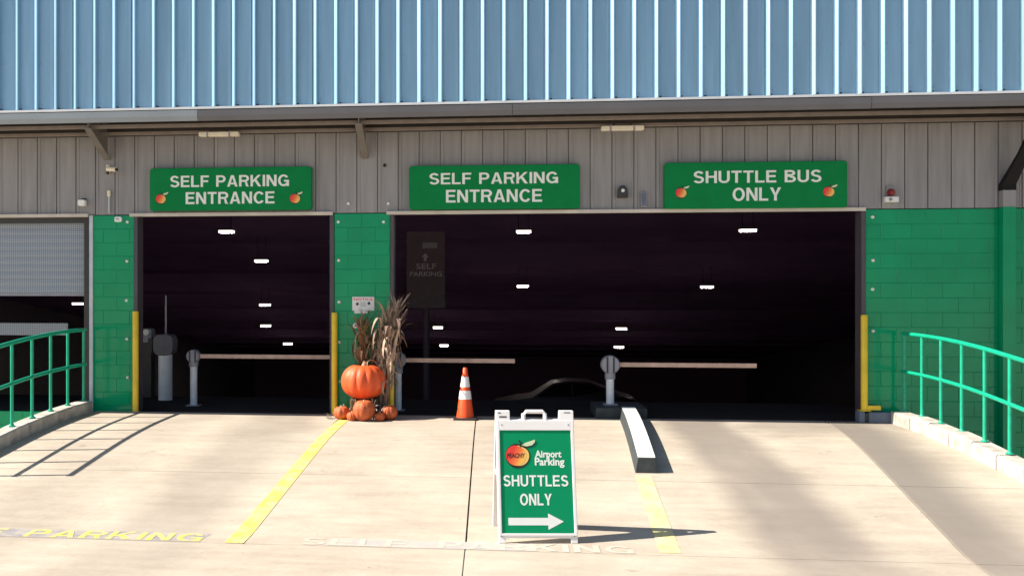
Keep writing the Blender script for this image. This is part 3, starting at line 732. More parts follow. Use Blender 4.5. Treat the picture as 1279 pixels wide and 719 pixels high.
entrance_sign((187, 389, 209, 262.5), [('SELF PARKING', 212.5, 361, 218, 234), ('ENTRANCE', 232, 343, 239, 255)], [(200.5, 248.5), (368, 248)], 'green self parking entrance sign with two peach emblems over the left entrance')
entrance_sign((511, 724.5, 206, 261), [('SELF PARKING', 536, 697, 214.5, 230.5), ('ENTRANCE', 557, 677, 236, 253)], [], 'green self parking entrance sign without emblems over the middle opening')
entrance_sign((830, 1058.5, 202, 260), [('SHUTTLE BUS', 866, 1026, 212, 229), ('ONLY', 915, 975.5, 234, 251)], [(850, 241), (1034.5, 239.5)], 'green shuttle bus only sign over the right side of the wide opening')

# ------------------------------------------------------------------ sandwich board
AF = at(667, 675, -5.68)
yaw = math.radians(6)
board = thing('sandwich_board', 'white framed sandwich board with green shuttles only panel and arrow on the ramp', 'sign', (AF.x, -5.68, prof(-5.92)))
board.rotation_euler = (0, 0, yaw); board['_w'] = [0, 0, 0]
S = 1 / 144.0; HB = 1.11; LEAN = math.radians(12.5)
def lean(p, s=1):      # local board plane: x right, y off the face (towards viewer negative), z along the board
    x, y, z = p
    return (x, s * (-0.255 + z * math.sin(LEAN)) + y * math.cos(LEAN) * s, z * math.cos(LEAN) - y * math.sin(LEAN) + 0.0)
def bp(px, py): return ((px - 671.0 - (py - 594) * 0.045) * S, (674.5 - py) * S * 1.02)
def bbox(x0, x1, z0, z1, y0, y1, name, m, par, s=1, bev=0.004):
    b = MB().box(x0, x1, y0, y1, z0, z1); b.v = [lean(p, s) for p in b.v]; return b.build(name, m, par, bevel=bev)
W2 = 0.345
for s, nm in ((1, 'front_leaf'), (-1, 'back_leaf')):
    b = MB().prism(rrect(-W2, W2, 0.042, 1.065, 0.012), -0.012, 0.014)
    b.v = [lean(p, s) for p in b.v]; leafo = b.build(nm, M_WPLAS, board, bevel=0.004)
    for x in (-W2 + 0.002, W2 - 0.062): bbox(x, x + 0.06, 0.0, 0.06, -0.014, 0.016, 'foot', M_WPLAS, leafo, s)
    for x in (-W2, W2 - 0.125): 
        bbox(x, x + 0.125, 1.05, 1.145, -0.018, 0.02, 'corner_tab', M_WPLAS, leafo, s)
    b = MB().tube([(-0.095, -0.002, 1.05), (-0.095, -0.002, 1.115), (-0.075, -0.002, 1.138), (0.075, -0.002, 1.138), (0.095, -0.002, 1.115), (0.095, -0.002, 1.05)], 0.0165, 8)
    b.v = [lean(p, s) for p in b.v]; b.build('handle', M_WPLAS, leafo)
    if s == 1:
        for (x0, x1, z0, z1) in ((-W2 + 0.03, -W2 + 0.095, 1.085, 1.097), (-W2 + 0.02, -W2 + 0.045, 1.122, 1.130), (W2 - 0.085, W2 - 0.03, 1.125, 1.132)):
            bbox(x0, x1, z0, z1, -0.0195, -0.0185, 'print_mark', M_DARK, leafo, s, 0)
    # raised frame around the panel
    for (x0, x1, z0, z1) in ((-W2 + 0.004, -W2 + 0.030, 0.062, 1.06), (W2 - 0.030, W2 - 0.004, 0.062, 1.06), (-W2 + 0.030, W2 - 0.030, 0.972, 1.06), (-W2 + 0.030, W2 - 0.030, 0.062, 0.084)):
        bbox(x0, x1, z0, z1, -0.024, -0.0125, 'frame', M_WPLAS, leafo, s)
    b = MB().prism(rrect(-W2 + 0.031, W2 - 0.031, 0.085, 0.971, 0.008), -0.0165, -0.0130); b.v = [lean(p, s) for p in b.v]
    panel = b.build('panel', M_SIGN2, leafo)
    if s == 1:
        fr = leafo
        for x in (-W2 + 0.05, W2 - 0.05):
            b = MB().lathe([(0.0, -0.027), (0.006, -0.026), (0.008, -0.022)], (x, 0, 1.02), 8, axis='y'); b.v = [lean(p) for p in b.v]; b.build('rivet', M_GREY, fr)
        for x in (-W2 + 0.03, W2 - 0.03):
            b = MB().lathe([(0.0, -0.018), (0.006, -0.017), (0.008, -0.013)], (x, 0, 0.06), 8, axis='y'); b.v = [lean(p) for p in b.v]; b.build('rivet', M_GREY, fr)
        for (tx, px0, px1, py0, py1, bo) in (('SHUTTLES', 629.5, 711.5, 592.5, 606, 0.02), ('ONLY', 651, 691, 615, 629, 0.02), ('Airport', 669, 702.5, 562, 573.5, 0.03), ('Parking', 669, 706.5, 571, 583.5, 0.03)):
            p0 = bp(px0, py1); p1 = bp(px1, py0); 
            if tx.isupper():
                letters(tx, p0[0], p0[0] + (px1 - px0) * S, p0[1], p1[1], -0.0168, M_LET, fr, 0.001, 0.10, lean); continue
            t = text_mb(tx, p0[0], p0[0] + (px1 - px0) * S, p0[1], p1[1], -0.0168, 0.001, bo); t.v = [lean(p) for p in t.v]; t.build('lettering', M_LET, fr)
        q = lambda px, py: bp(px, py)
        c = bp(671, 648.5); ar = [(-34.5, 4.6), (-34.5, -4.6), (15.5, -4.6), (15.5, -10), (35, 0), (15.5, 10), (15.5, 4.6)]
        b = MB().prism([(c[0] + x * S, c[1] + z * S) for x, z in ar], -0.0168, -0.0178); b.v = [lean(p) for p in b.v]; b.build('arrow', M_LET, fr)
        c = bp(645.5, 568.5); peach(fr, c[0], c[1], 0.094, -0.0168, True, lean)
    for x in (-W2, W2 - 0.05):
        pass
b = MB().box(-W2 + 0.005, -W2 + 0.02, -0.12, 0.12, 0.55, 0.575); b.build('hinge_strap', M_WPLAS, board)
b = MB().box(W2 - 0.02, W2 - 0.005, -0.12, 0.12, 0.55, 0.575); b.build('hinge_strap', M_WPLAS, board)

# ------------------------------------------------------------------ traffic cone
cp = at(581, 522.5, -0.36); cone = thing('traffic_cone', 'orange traffic cone with two white reflective bands in the wide opening', 'cone', (cp.x, -0.36, 0.0))
x, y = cp.x, -0.36
MB().prism([(x - 0.165, 0.0), (x + 0.165, 0.0), (x + 0.16, 0.03), (x - 0.16, 0.03)], y - 0.165, y + 0.165).build('base', M_DARK, cone, bevel=0.006)
rad = lambda z: 0.128 - 0.128 * (z / 0.72) * 0.77
def cone_part(z0, z1, name, m, ex=0.0, top=False):
    pr = [(rad(z0) + ex, z0), (rad(z1) + ex, z1)]
    if top: pr += [(rad(z1) - 0.006, z1 + 0.006), (0.012, z1 + 0.006)]
    MB().lathe(pr, (x, y, 0.0), 28).build(name, m, cone)
cone_part(0.028, 0.72, 'body', M_ORANGE, 0, True)
cone_part(0.285, 0.405, 'reflective_band', M_REFL, 0.0025)
cone_part(0.455, 0.60, 'reflective_band', M_REFL, 0.0025)

# ------------------------------------------------------------------ yellow jamb guards
def guard(px, py, label, foot=False, Y=-0.085, z0=0.0):
    c = at(px, 450, Y); zt = at(px, py, Y).z
    t = thing('bollard', label, 'bollard', (c.x, Y, z0), 'yellow door guards')
    MB().lathe([(0.0, 0.004), (0.045, 0.004), (0.045, zt - z0 - 0.012), (0.036, zt - z0), (0.0, zt - z0)], (c.x, Y, z0), 20).build('pipe', M_YELL, t)
    MB().box(c.x - 0.07, c.x + 0.07, Y - 0.062, Y + 0.07, z0 + 0.0, z0 + 0.012).build('base_plate', M_YELL if foot else M_GREY, t, bevel=0.003)
    if foot:
        MB().box(c.x + 0.03, c.x + 0.21, Y - 0.03, Y + 0.03, z0 + 0.013, z0 + 0.075).build('foot_bracket', M_YELL, t, bevel=0.004)
    return t
guard(169.3, 388.5, 'yellow door guard on the left pier, beside the silver pedestal')
guard(417.8, 390, 'yellow door guard left of the big pumpkin')
guard(488.5, 391, 'yellow door guard right of the big pumpkin, partly behind corn stalks')
bx0, bx1 = at(1071, 520, -0.1).x, 5.125
kb = thing('threshold_block', 'blue grey block under the yellow guard at the right wall', 'block', ((bx0 + bx1) / 2, -0.1, 0.0))
MB().box(bx0 + 0.13, bx1, -0.17, -0.004, 0.0, 0.145).build('body', M_BLUEB, kb, bevel=0.008)
MB().box(bx0, bx0 + 0.075, -0.17, -0.004, 0.0, 0.155).build('end_post', M_BLUEB, kb, bevel=0.008)
MB().box(bx0 + 0.076, bx0 + 0.129, -0.15, -0.004, 0.0, 0.13).build('spacer', M_DARK, kb)
guard(1079.5, 393, 'yellow door guard at the right wall, standing on a blue grey block', True, -0.085, 0.157)

# ------------------------------------------------------------------ median island with white top
isl = thing('median_island', 'low black sided median island with white painted top between the lanes', 'kerb', (1.5, -1.7, 0))
ixc = lambda Y: 1.625 + 0.07 * Y + 0.0 * Y * Y
b1 = MB(); b2 = MB(); n = 22; yy = [-3.53 + 3.42 * i / n for i in range(n + 1)]
sec = []
for Yv in yy:
    xx = ixc(Yv); z = prof(Yv); sec.append([(xx - 0.125, Yv, z - 0.02), (xx - 0.098, Yv, z + 0.165), (xx + 0.098, Yv, z + 0.165), (xx + 0.125, Yv, z - 0.02)])
b1.add([p for s_ in sec for p in s_], [(4 * i + k, 4 * i + k + 1, 4 * i + k + 5, 4 * i + k + 4) for i in range(n) for k in range(3)] + [(0, 1, 2, 3), tuple(range(4 * n, 4 * n + 4))[::-1]])
b1.build('body', M_BLACKP, isl, bevel=0.008)
ww = 0.092
b2.add([p for Yv in yy[0:] for p in ((ixc(Yv) - ww, Yv + 0.012, prof(Yv) + 0.168), (ixc(Yv) + ww, Yv + 0.012, prof(Yv) + 0.168), (ixc(Yv) + ww, Yv + 0.012, prof(Yv) + 0.172), (ixc(Yv) - ww, Yv + 0.012, prof(Yv) + 0.172))],
       [(4 * i + k, 4 * i + (k + 1) % 4, 4 * i + 4 + (k + 1) % 4, 4 * i + 4 + k) for i in range(n) for k in range(4)] + [(0, 1, 2, 3), (4 * n, 4 * n + 1, 4 * n + 2, 4 * n + 3)])
b2.build('painted_top', M_WHITE, isl)
gp = at(762, 500, 0.35)
MB().box(1.17, 1.88, -0.10, 0.75, -0.003, 0.152).build('gate_plinth', M_BLACKP, isl, bevel=0.01)

# ------------------------------------------------------------------ barrier gates
def gate(px, base_y, head_y, arm_px0, arm_px1, Y, z0, label, hr=0.135):
    X = at(px, 450, Y).x; hz = at(px, head_y, Y).z
    t = thing('barrier_gate', label, 'barrier', (X, Y, z0), 'barrier gates inside the entrances')
    MB().tube([(X, Y, z0 + 0.012), (X, Y, hz - hr * 0.8)], 0.056, 16).build('post', M_STEEL, t)
    MB().box(X - 0.10, X + 0.10, Y - 0.10, Y + 0.10, z0, z0 + 0.014).build('base_plate', M_GREY, t)
    MB().tube([(X, Y, hz - hr * 1.55), (X, Y, hz - hr * 0.7)], 0.075, 16).build('collar', M_GREY, t)
    hd = MB().lathe([(0.0, -0.075), (hr * 0.9, -0.075), (hr, -0.06), (hr, 0.06), (hr * 0.9, 0.075), (0.0, 0.075)], (X, Y, hz), 28, axis='y').build('head', M_GREY, t)
    for dx in (-0.045, 0.045):
        MB().box(X + dx - 0.012, X + dx + 0.012, Y - 0.082, Y - 0.074, hz - hr * 0.85, hz + hr * 0.85).build('slot', M_DARK, hd)
    a0, a1 = at(arm_px0, 450, Y).x, at(arm_px1, 450, Y).x
    MB().box(a0 - 0.05, a1, Y - 0.012, Y + 0.012, hz - 0.032, hz + 0.032).build('arm', M_ARM, t, bevel=0.004)
    return t
gate(242, 507, 444.5, 250, 424, 0.85, 0.0, 'barrier gate with its arm across the left entrance', 0.105)
gate(497, 510, 449.5, 508, 643, 0.55, 0.0, 'barrier gate behind the corn stalks, arm reaching into the wide opening', 0.125)
gate(762, 510, 455, 774, 945, 0.35, 0.152, 'barrier gate on the median island, arm across the shuttle lane')

# ------------------------------------------------------------------ silver pedestal inside the left entrance
Yp = 1.6; X = at(206.5, 450, Yp).x; zf = lambda y_: at(206.5, y_, Yp).z
pd = thing('pedestal', 'thick silver pipe pedestal with grey box head and thin pole inside the left entrance', 'pedestal', (X, Yp, 0))
MB().tube([(X, Yp, 0.0), (X, Yp, zf(442))], 0.115, 20).build('pipe', M_STEEL, pd)
hd = MB().prism(rrect(X - 0.165, X + 0.165, zf(443), zf(417), 0.10), Yp - 0.14, Yp + 0.14).build('head', mat('dark_grey_metal', (0.14, 0.14, 0.16), 0.5), pd, bevel=0.01)
MB().box(X - 0.27, X - 0.192, Yp - 0.08, Yp + 0.08, zf(440), zf(422)).build('side_box', M_DARK, pd, bevel=0.01)
MB().tube([(X + 0.01, Yp, zf(418)), (X + 0.01, Yp, zf(369))], 0.016, 8).build('pole', M_GREY, pd)
X2 = at(185, 450, 2.0).x
tm = thing('ticket_machine', 'small white lamp head on a dark stand left of the silver pedestal', 'machine', (X2, 2.0, -0.006))
MB().box(X2 - 0.09, X2 + 0.09, 1.9, 2.1, -0.006, 0.92).build('stand', M_DARK, tm, bevel=0.01)
MB().prism(rrect(X2 - 0.12, X2 + 0.10, 0.92, 1.16, 0.05), 1.88, 2.08).build('head', M_GREY, tm, bevel=0.01)
MB().lathe([(0.0, -0.05), (0.05, -0.045), (0.065, 0.0)], (X2 + 0.02, 1.88, 1.10), 14, axis='y').build('lens', M_WHITE, tm)

# ------------------------------------------------------------------ perforated barrier panel behind the roll-up door
a, b = at(-40, 403, 0.75), at(85, 418.5, 0.75)
pb = thing('mesh_panel', 'low pale perforated panel on dark legs behind the left roll-up door', 'panel', ((a.x + b.x) / 2, 0.75, -0.006))
MB().box(a.x, b.x, 0.74, 0.76, b.z, a.z).build('sheet', M_PERF, pb)
for x_ in (a.x + 0.2, b.x - 0.3): MB().box(x_ - 0.02, x_ + 0.02, 0.765, 0.80, -0.006, a.z - 0.02).build('leg', M_DARK, pb)

# ------------------------------------------------------------------ pumpkins
def pumpkin(px, Y, R, H, z0, label, m, ribs=11, depth=0.06, stem=0.06, group=None, tilt=0.0):
    X = at(px, 500, Y).x
    t = thing('pumpkin', label, 'pumpkin', (X, Y, z0), group)
    n = 66; rows = 18; vs = []
    for i in range(rows + 1):
        ph = math.pi * i / rows
        for k in range(n):
            a_ = 2 * math.pi * k / n
            gr = 1 - depth * (abs(math.cos(a_ * ribs / 2)) ** 6) * (0.35 + 0.65 * math.sin(ph))
            rr = R * gr * (max(0, math.sin(ph)) ** 0.75)
            dip = 0.10 * H * math.exp(-(rr / (0.3 * R)) ** 2) if i < rows / 2 else 0
            vs.append((X + rr * math.cos(a_), Y + rr * math.sin(a_), z0 + H / 2 + H / 2 * math.cos(ph) - dip))
    b = MB().add(vs, [(i * n + k, i * n + (k + 1) % n, (i + 1) * n + (k + 1) % n, (i + 1) * n + k) for i in range(rows) for k in range(n)], True)
    b.build('shell', m, t)
    b = MB().tube([(X, Y, z0 + H * 0.88), (X + 0.1 * stem, Y, z0 + H * 0.9 + stem * 0.7), (X + stem * 0.35, Y, z0 + H * 0.9 + stem * 1.4)], stem * 0.75, 9, r1=stem * 0.5); b.build('stem', M_STEM, t)
    return t
PF = -0.42
hb = thing('hay_bale', 'dark straw bale under the big pumpkin, between the small pumpkins', 'bale', (at(455, 510, PF).x, PF + 0.05, 0.0))
xh = at(455, 510, PF).x
MB().box(xh - 0.20, xh + 0.20, PF - 0.06, PF + 0.26, 0.0, 0.28).build('straw', M_HAY, hb, bevel=0.03)
for dx in (-0.12, 0.12): MB().box(xh + dx - 0.006, xh + dx + 0.006, PF - 0.066, PF + 0.262, 0.0, 0.284).build('twine', M_STEM, hb)
zb_ = 0.27
pumpkin(454.5, PF + 0.08, 0.325, 0.50, zb_, 'big bright orange pumpkin with pale stem on top of the pile', M_PUMP, 14, 0.075, 0.058)
gq = 'small pumpkins under the big one'
pumpkin(454.5, PF - 0.27, 0.155, 0.29, 0.0, 'round pumpkin in front, directly under the big pumpkin', M_PUMPS, 10, 0.05, 0.02, gq)
pumpkin(427, PF - 0.15, 0.12, 0.185, 0.0, 'small squat pumpkin at the left end of the row', M_PUMPS, 9, 0.08, 0.018, gq)
pumpkin(439.5, PF - 0.29, 0.075, 0.125, 0.0, 'smallest pumpkin just left of the round front one', M_PUMPS, 9, 0.08, 0.014, gq)
pumpkin(486, PF - 0.12, 0.12, 0.205, 0.0, 'small pumpkin at the right end of the row by the yellow guard', M_PUMPS, 9, 0.08, 0.018, gq)
pumpkin(474.5, PF - 0.29, 0.07, 0.12, 0.0, 'smallest pumpkin just right of the round front one', M_PUMPS, 9, 0.08, 0.014, gq)

# ------------------------------------------------------------------ corn stalks and husks
LM = []
for k in range(10):
    L = 1.0; m = MB(); nseg = 7; vs = []
    bend = 0.03 + 0.065 * k; tw = random.uniform(-1.5, 1.5)
    px_, pz_ = 0.0, 0.0; ang = math.radians(88)
    for i in range(nseg + 1):
        t_ = i / nseg; wd = 0.045 * (1 - t_) ** 0.7 * (0.5 + min(1, t_ * 3) * 0.5) + 0.003
        a_ = tw * t_; vs += [(px_ - wd * math.sin(a_) * 0.3, -wd * math.cos(a_), pz_), (px_ + 0.006, 0, pz_ - 0.005), (px_ + wd * math.sin(a_) * 0.3, wd * math.cos(a_), pz_)]
        ang -= bend * (1.2 if k % 3 else 2.0 * t_); px_ += math.cos(ang) * L / nseg; pz_ += math.sin(ang) * L / nseg
    m.add(vs, [(3 * i + j, 3 * i + j + 1, 3 * i + j + 4, 3 * i + j + 3) for i in range(nseg) for j in range(2)], True)
    LM.append(m)
LMESH = {(k, j): LM[k].mesh('leaf', M_CORN[j]) for k in range(10) for j in range(4)}
def stalks(px, Y, z0, ztop, label, nst, nleaf, mats, spread, lean_x, up=0.0):
    X = at(px, 430, Y).x; t = thing('corn_stalks', label, 'corn stalks', (X, Y, z0), 'dried corn stalk bundles')
    H = ztop - z0
    for i in range(nst):
        bx_, by_ = X + random.uniform(-0.5, 0.5) * spread * 0.5, Y + random.uniform(-0.05, 0.05)
        tx = X + lean_x * H * 0.25 + random.uniform(-0.5, 0.5) * spread; hh = z0 + H * random.uniform(0.62, 0.82)
        MB().tube([(bx_, by_, z0), ((bx_ + tx) / 2 + random.uniform(-0.02, 0.02), by_, (z0 + hh) / 2), (tx, by_, hh)], 0.011, 6, r1=0.006).build('stalk', M_CORN[mats[0]], t)
        for j in range(7):
            a_ = random.uniform(-0.5, 0.5) + lean_x * 0.6; L_ = random.uniform(0.12, 0.28) * (1.2 if up else 1.0)
            MB().tube([(tx, by_, hh - 0.02), (tx + math.sin(a_) * L_ * 0.5, by_ + random.uniform(-0.03, 0.03), hh + L_ * 0.55), (tx + math.sin(a_) * L_ * 1.1, by_ + random.uniform(-0.08, 0.08), hh + L_)], 0.007, 5, r1=0.003).build('tassel', M_CORN[random.choice(mats)], t)
    for i in range(nleaf):
        f_ = random.random(); z = z0 + H * (0.22 + 0.5 * f_)
        o = piece('leaf', LMESH[(random.randrange(10), random.choice(mats))], (X + random.uniform(-0.5, 0.5) * spread + lean_x * 0.25 * (z - z0), Y + random.uniform(-0.07, 0.07), z), t,
                  (random.uniform(-0.25, 0.25), random.uniform(-0.35, 0.35), random.uniform(0, 6.28)))
        s_ = random.uniform(0.3, 0.6) * (1.0 + 0.35 * (up > 0 and f_ > 0.6)); o.scale = (s_ * random.uniform(0.35, 0.8), s_ * random.uniform(0.8, 1.5), s_)
    return t
stalks(453.5, -0.22, 0.0, 1.64, 'narrow rust brown bundle of dried corn stalks directly behind the big pumpkin', 10, 75, [3, 0, 3, 2], 0.13, 0.0)
stalks(477, -0.30, 0.0, 1.80, 'tall pale bundle of dried corn stalks leaning right beside the yellow guard', 12, 130, [0, 1, 1, 0], 0.24, 0.30, 1.0)
stalks(467, -0.16, 0.0, 1.30, 'short olive green corn stalks between the two brown bundles', 4, 26, [2, 2, 0], 0.13, 0.0)
for (px, Yh, label, sc) in ((431, PF - 0.10, 'grey husks tucked under the left side of the big pumpkin', 0.20), (469, PF - 0.20, 'pale husk ribbons right of the round front pumpkin', 0.22), (413, PF - 0.1, 'loose husks lying at the far left of the pumpkin pile', 0.13)):
    X = at(px, 510, Yh).x; t = thing('corn_husk', label, 'husks', (X, Yh, 0.0), 'loose corn husks')
    m_ = bpy.data.meshes
    for i in range(20):
        me = LM[random.randrange(2, 10)].mesh('husk', random.choice([M_HUSK, M_CORN[1], M_HUSK]))
        o = piece('husk', me, (X + random.uniform(-0.06, 0.06), Yh + random.uniform(-0.04, 0.04), 0.005 + random.uniform(0, 0.17) * (sc > 0.15)), t, (random.uniform(-0.4, 0.4), random.uniform(0.0, 0.9), random.uniform(0, 6.28)))
        o.scale = (sc, sc * 1.3, sc)

# ------------------------------------------------------------------ notices on the middle pier
p = at(440, 389.5, -0.012); q = at(467.5, 370.5, -0.012)
nb = thing('notice_board', 'white notice with red heading on the middle green pier', 'sign', ((p.x + q.x) / 2, -0.005, p.z))
MB().box(p.x, q.x, -0.014, -0.004, p.z + 0.02, q.z).build('panel', M_WHITE, nb, bevel=0.003)
MB().box(p.x + 0.03, q.x - 0.10, -0.014, -0.004, p.z - 0.02, p.z + 0.019).build('lower_panel', M_WHITE, nb)
text_mb('NOTICE', p.x + 0.02, q.x - 0.02, q.z - 0.055, q.z - 0.018, -0.0145, 0.001, 0.02).build('lettering', M_REDP, nb)
for cx_ in (0.075, 0.245):
    MB().lathe([(0.0, -0.0155), (0.022, -0.0155), (0.022, -0.014)], (p.x + cx_, 0, q.z - 0.105 + (0.01 if cx_ > 0.1 else 0)), 12, axis='y').build('symbol', M_DARK, nb)
for i in range(4):
    MB().box(p.x + 0.115, p.x + 0.20, -0.0155, -0.014, q.z - 0.085 - i * 0.018, q.z - 0.079 - i * 0.018).build('print_line', M_GREY, nb)
c = at(444, 406.5, -0.01)
rs = thing('round_sticker', 'small round white sticker under the notice on the middle pier', 'sticker', (c.x, -0.004, c.z))
MB().lathe([(0.0, -0.006), (0.040, -0.006), (0.041, -0.002), (0.041, 0.002)], (c.x, -0.002, c.z), 20, axis='y').build('disc', M_WHITE, rs)
MB().box(c.x - 0.012, c.x + 0.025, -0.0095, -0.008, c.z - 0.012, c.z + 0.012).build('print', M_REDP, rs)

# ------------------------------------------------------------------ small devices on the wall
def device(name, px, py, label, cat, Y=-0.005, group=None):
    c = at(px, py, Y); return thing(name, label, cat, c, group), c
t, c = device('security_camera', 138, 212, 'white security camera on a bracket under the left eave strut', 'camera')
MB().box(c.x - 0.055, c.x - 0.0, -0.05, 0.0, c.z - 0.08, c.z + 0.07).build('bracket', M_LENS, t, bevel=0.01)
MB().tube([(c.x - 0.03, -0.04, c.z), (c.x + 0.03, -0.12, c.z - 0.005)], 0.022, 10).build('arm', M_LENS, t)
cb = MB().tube([(c.x + 0.0, -0.13, c.z + 0.0), (c.x + 0.16, -0.20, c.z - 0.02)], 0.036, 14).build('body', M_LENS, t)
MB().tube([(c.x + 0.16, -0.20, c.z - 0.02), (c.x + 0.175, -0.206, c.z - 0.022)], 0.026, 12).build('lens', M_DARK, cb)
MB().lathe([(0, -0.035), (0.022, -0.03), (0.028, 0.0)], (c.x - 0.025, -0.05, c.z - 0.055), 12, axis='y').build('sensor', M_DARK, t)
t, c = device('conduit', 137, 254, 'short vertical conduit pipe above the left green pier', 'pipe')
MB().tube([(c.x, -0.03, ZL + 0.03), (c.x, -0.03, c.z + 0.12)], 0.014, 8).build('pipe', M_JAMBW, t)
MB().box(c.x - 0.022, c.x + 0.022, -0.06, -0.004, c.z + 0.10, c.z + 0.19).build('box', M_LENS, t, bevel=0.005)
t, c = device('flood_light', 105, 253, 'small white flood light above the roll-up door', 'light')
MB().box(c.x - 0.03, c.x + 0.03, -0.03, 0.0, c.z - 0.02, c.z + 0.06).build('bracket', M_DARK, t)
MB().prism(rrect(c.x - 0.055, c.x + 0.055, c.z - 0.055, c.z + 0.035, 0.02), -0.12, -0.03).build('head', M_WHITE, t, bevel=0.008)
t, c = device('alarm_box', 148.5, 274, 'small white alarm box at the top of the left pier', 'alarm', -0.005)
MB().prism(rrect(c.x - 0.055, c.x + 0.055, c.z - 0.04, c.z + 0.04, 0.025), -0.05, -0.003).build('case', M_WHITE, t, bevel=0.008)
MB().box(c.x - 0.03, c.x + 0.02, -0.054, -0.05, c.z - 0.006, c.z + 0.010).build('slot', M_GREY, t)
for dx, h in ((-0.06, 0.10), (0.03, 0.05)):
    pass
t, c = device('wall_lantern', 777, 240, 'small black wall lantern between the middle and right signs', 'lamp')
MB().prism([(c.x - 0.075, c.z - 0.085), (c.x + 0.075, c.z - 0.085), (c.x + 0.065, c.z + 0.03), (c.x + 0.03, c.z + 0.085), (c.x - 0.03, c.z + 0.085), (c.x - 0.065, c.z + 0.03)], -0.11, -0.003).build('housing', M_DARK, t, bevel=0.012)
MB().lathe([(0, -0.02), (0.02, -0.017), (0.026, 0.0)], (c.x, -0.11, c.z + 0.015), 12, axis='y').build('lens', M_WHITE, t)
t, c = device('junction_box', 803.5, 250, 'grey junction box right of the black wall lantern', 'box')
MB().box(c.x - 0.04, c.x + 0.04, -0.05, -0.003, c.z - 0.10, c.z + 0.11).build('case', M_GREY, t, bevel=0.006)
MB().box(c.x - 0.03, c.x + 0.03, -0.054, -0.051, c.z - 0.085, c.z + 0.095).build('lid', M_BLUEB, t)
t, c = device('alarm_strobe', 1111.5, 242, 'red alarm strobe on a white base at the right end of the wall', 'alarm')
MB().box(c.x - 0.05, c.x + 0.055, -0.03, -0.002, c.z - 0.02, c.z + 0.11).build('back_plate', M_LOWER, t, bevel=0.006)
MB().lathe([(0.0, -0.075), (0.035, -0.068), (0.05, -0.04), (0.052, 0.0)], (c.x + 0.0, -0.03, c.z + 0.015), 18, axis='y').build('lens', M_RED, t)
MB().box(c.x - 0.085, c.x + 0.09, -0.09, -0.002, c.z - 0.12, c.z - 0.045).build('base', M_WHITE, t, bevel=0.008)
MB().lathe([(0.0, -0.01), (0.02, -0.01), (0.024, 0.0)], (c.x - 0.02, -0.09, c.z - 0.082), 12, axis='y').build('button', M_GREY, t)
t, c = device('wall_vent', 480.5, 206.5, 'small dark round vent left of the middle sign', 'vent')
MB().lathe([(0.012, -0.012), (0.022, -0.016), (0.026, 0.0)], (c.x, -0.004, c.z), 14, axis='y').build('ring', M_DARK, t)
MB().lathe([(0.0, -0.003), (0.013, -0.003)], (c.x, -0.004, c.z), 14, axis='y').build('hole', M_INT, t)
# batten lamps under the eave
for (x0, x1, yy_, label) in ((249, 299, 168.5, 'pale batten lamp under the eave above the left sign'), (750.5, 804, 161, 'pale batten lamp under the eave right of the middle sign')):
    Yl = -0.42; a, b = at(x0, yy_, Yl), at(x1, yy_, Yl); z = a.z
    t = thing('batten_lamp', label, 'lamp', ((a.x + b.x) / 2, Yl, z), 'unlit batten lamps under the eave')
    [MB().box(a.x + (b.x - a.x) * f_ - 0.01, a.x + (b.x - a.x) * f_ + 0.01, Yl - 0.01, Yl + 0.01, z + 0.02, ZS + 0.258).build('hanger', M_SOF, t) for f_ in (0.3, 0.7)]
    MB().prism(rrect(a.x, b.x, z - 0.03, z + 0.035, 0.02), Yl - 0.05, Yl + 0.05).build('diffuser', M_LENS, t, bevel=0.01)
    for f_ in (0.22, 0.77):
        xx = a.x + (b.x - a.x) * f_
        MB().box(xx - 0.012, xx + 0.012, Yl - 0.056, Yl + 0.056, z - 0.035, z + 0.04).build('clip', M_GREY, t)

# ------------------------------------------------------------------ inside: sign on a post, car, hanging lamps
Ys_ = 8.5; a, b = at(508, 385, Ys_), at(556, 289, Ys_)
ps = thing('post_sign', 'dark self parking sign on a post deep inside the wide opening', 'sign', ((a.x + b.x) / 2, Ys_, fz(Ys_)))
MB().box(a.x, b.x, Ys_ - 0.03, Ys_ + 0.03, a.z, b.z).build('panel', M_SIGNI, ps, bevel=0.01)
xm = (a.x + b.x) / 2; MB().tube([(xm, Ys_ + 0.1, fz(Ys_)), (xm, Ys_ + 0.1, b.z - 0.1)], 0.08, 12).build('post', M_SIGNI, ps)
for (s_, l0, l1, m0, m1) in (('SELF', 520, 545, 329, 336), ('PARKING', 512, 552, 339, 345)):
    p = at(l0, m1, Ys_ - 0.03); q = at(l1, m0, Ys_ - 0.03)
    text_mb(s_, p.x, q.x, p.z, q.z, Ys_ - 0.032, 0.003, 0.01).build('lettering', M_LETI, ps)
p = at(528, 310, Ys_ - 0.03); q = at(546, 303, Ys_ - 0.03)
MB().box(p.x, q.x, Ys_ - 0.034, Ys_ - 0.031, p.z, q.z).build('faded_patch', M_GREY, ps)
c = at(531, 321, Ys_ - 0.03)
MB().prism([(c.x - 0.03, c.z - 0.09), (c.x + 0.03, c.z - 0.09), (c.x + 0.03, c.z), (c.x + 0.08, c.z), (c.x, c.z + 0.09), (c.x - 0.08, c.z), (c.x - 0.03, c.z)], Ys_ - 0.035, Ys_ - 0.032).build('arrow', M_LETI, ps)

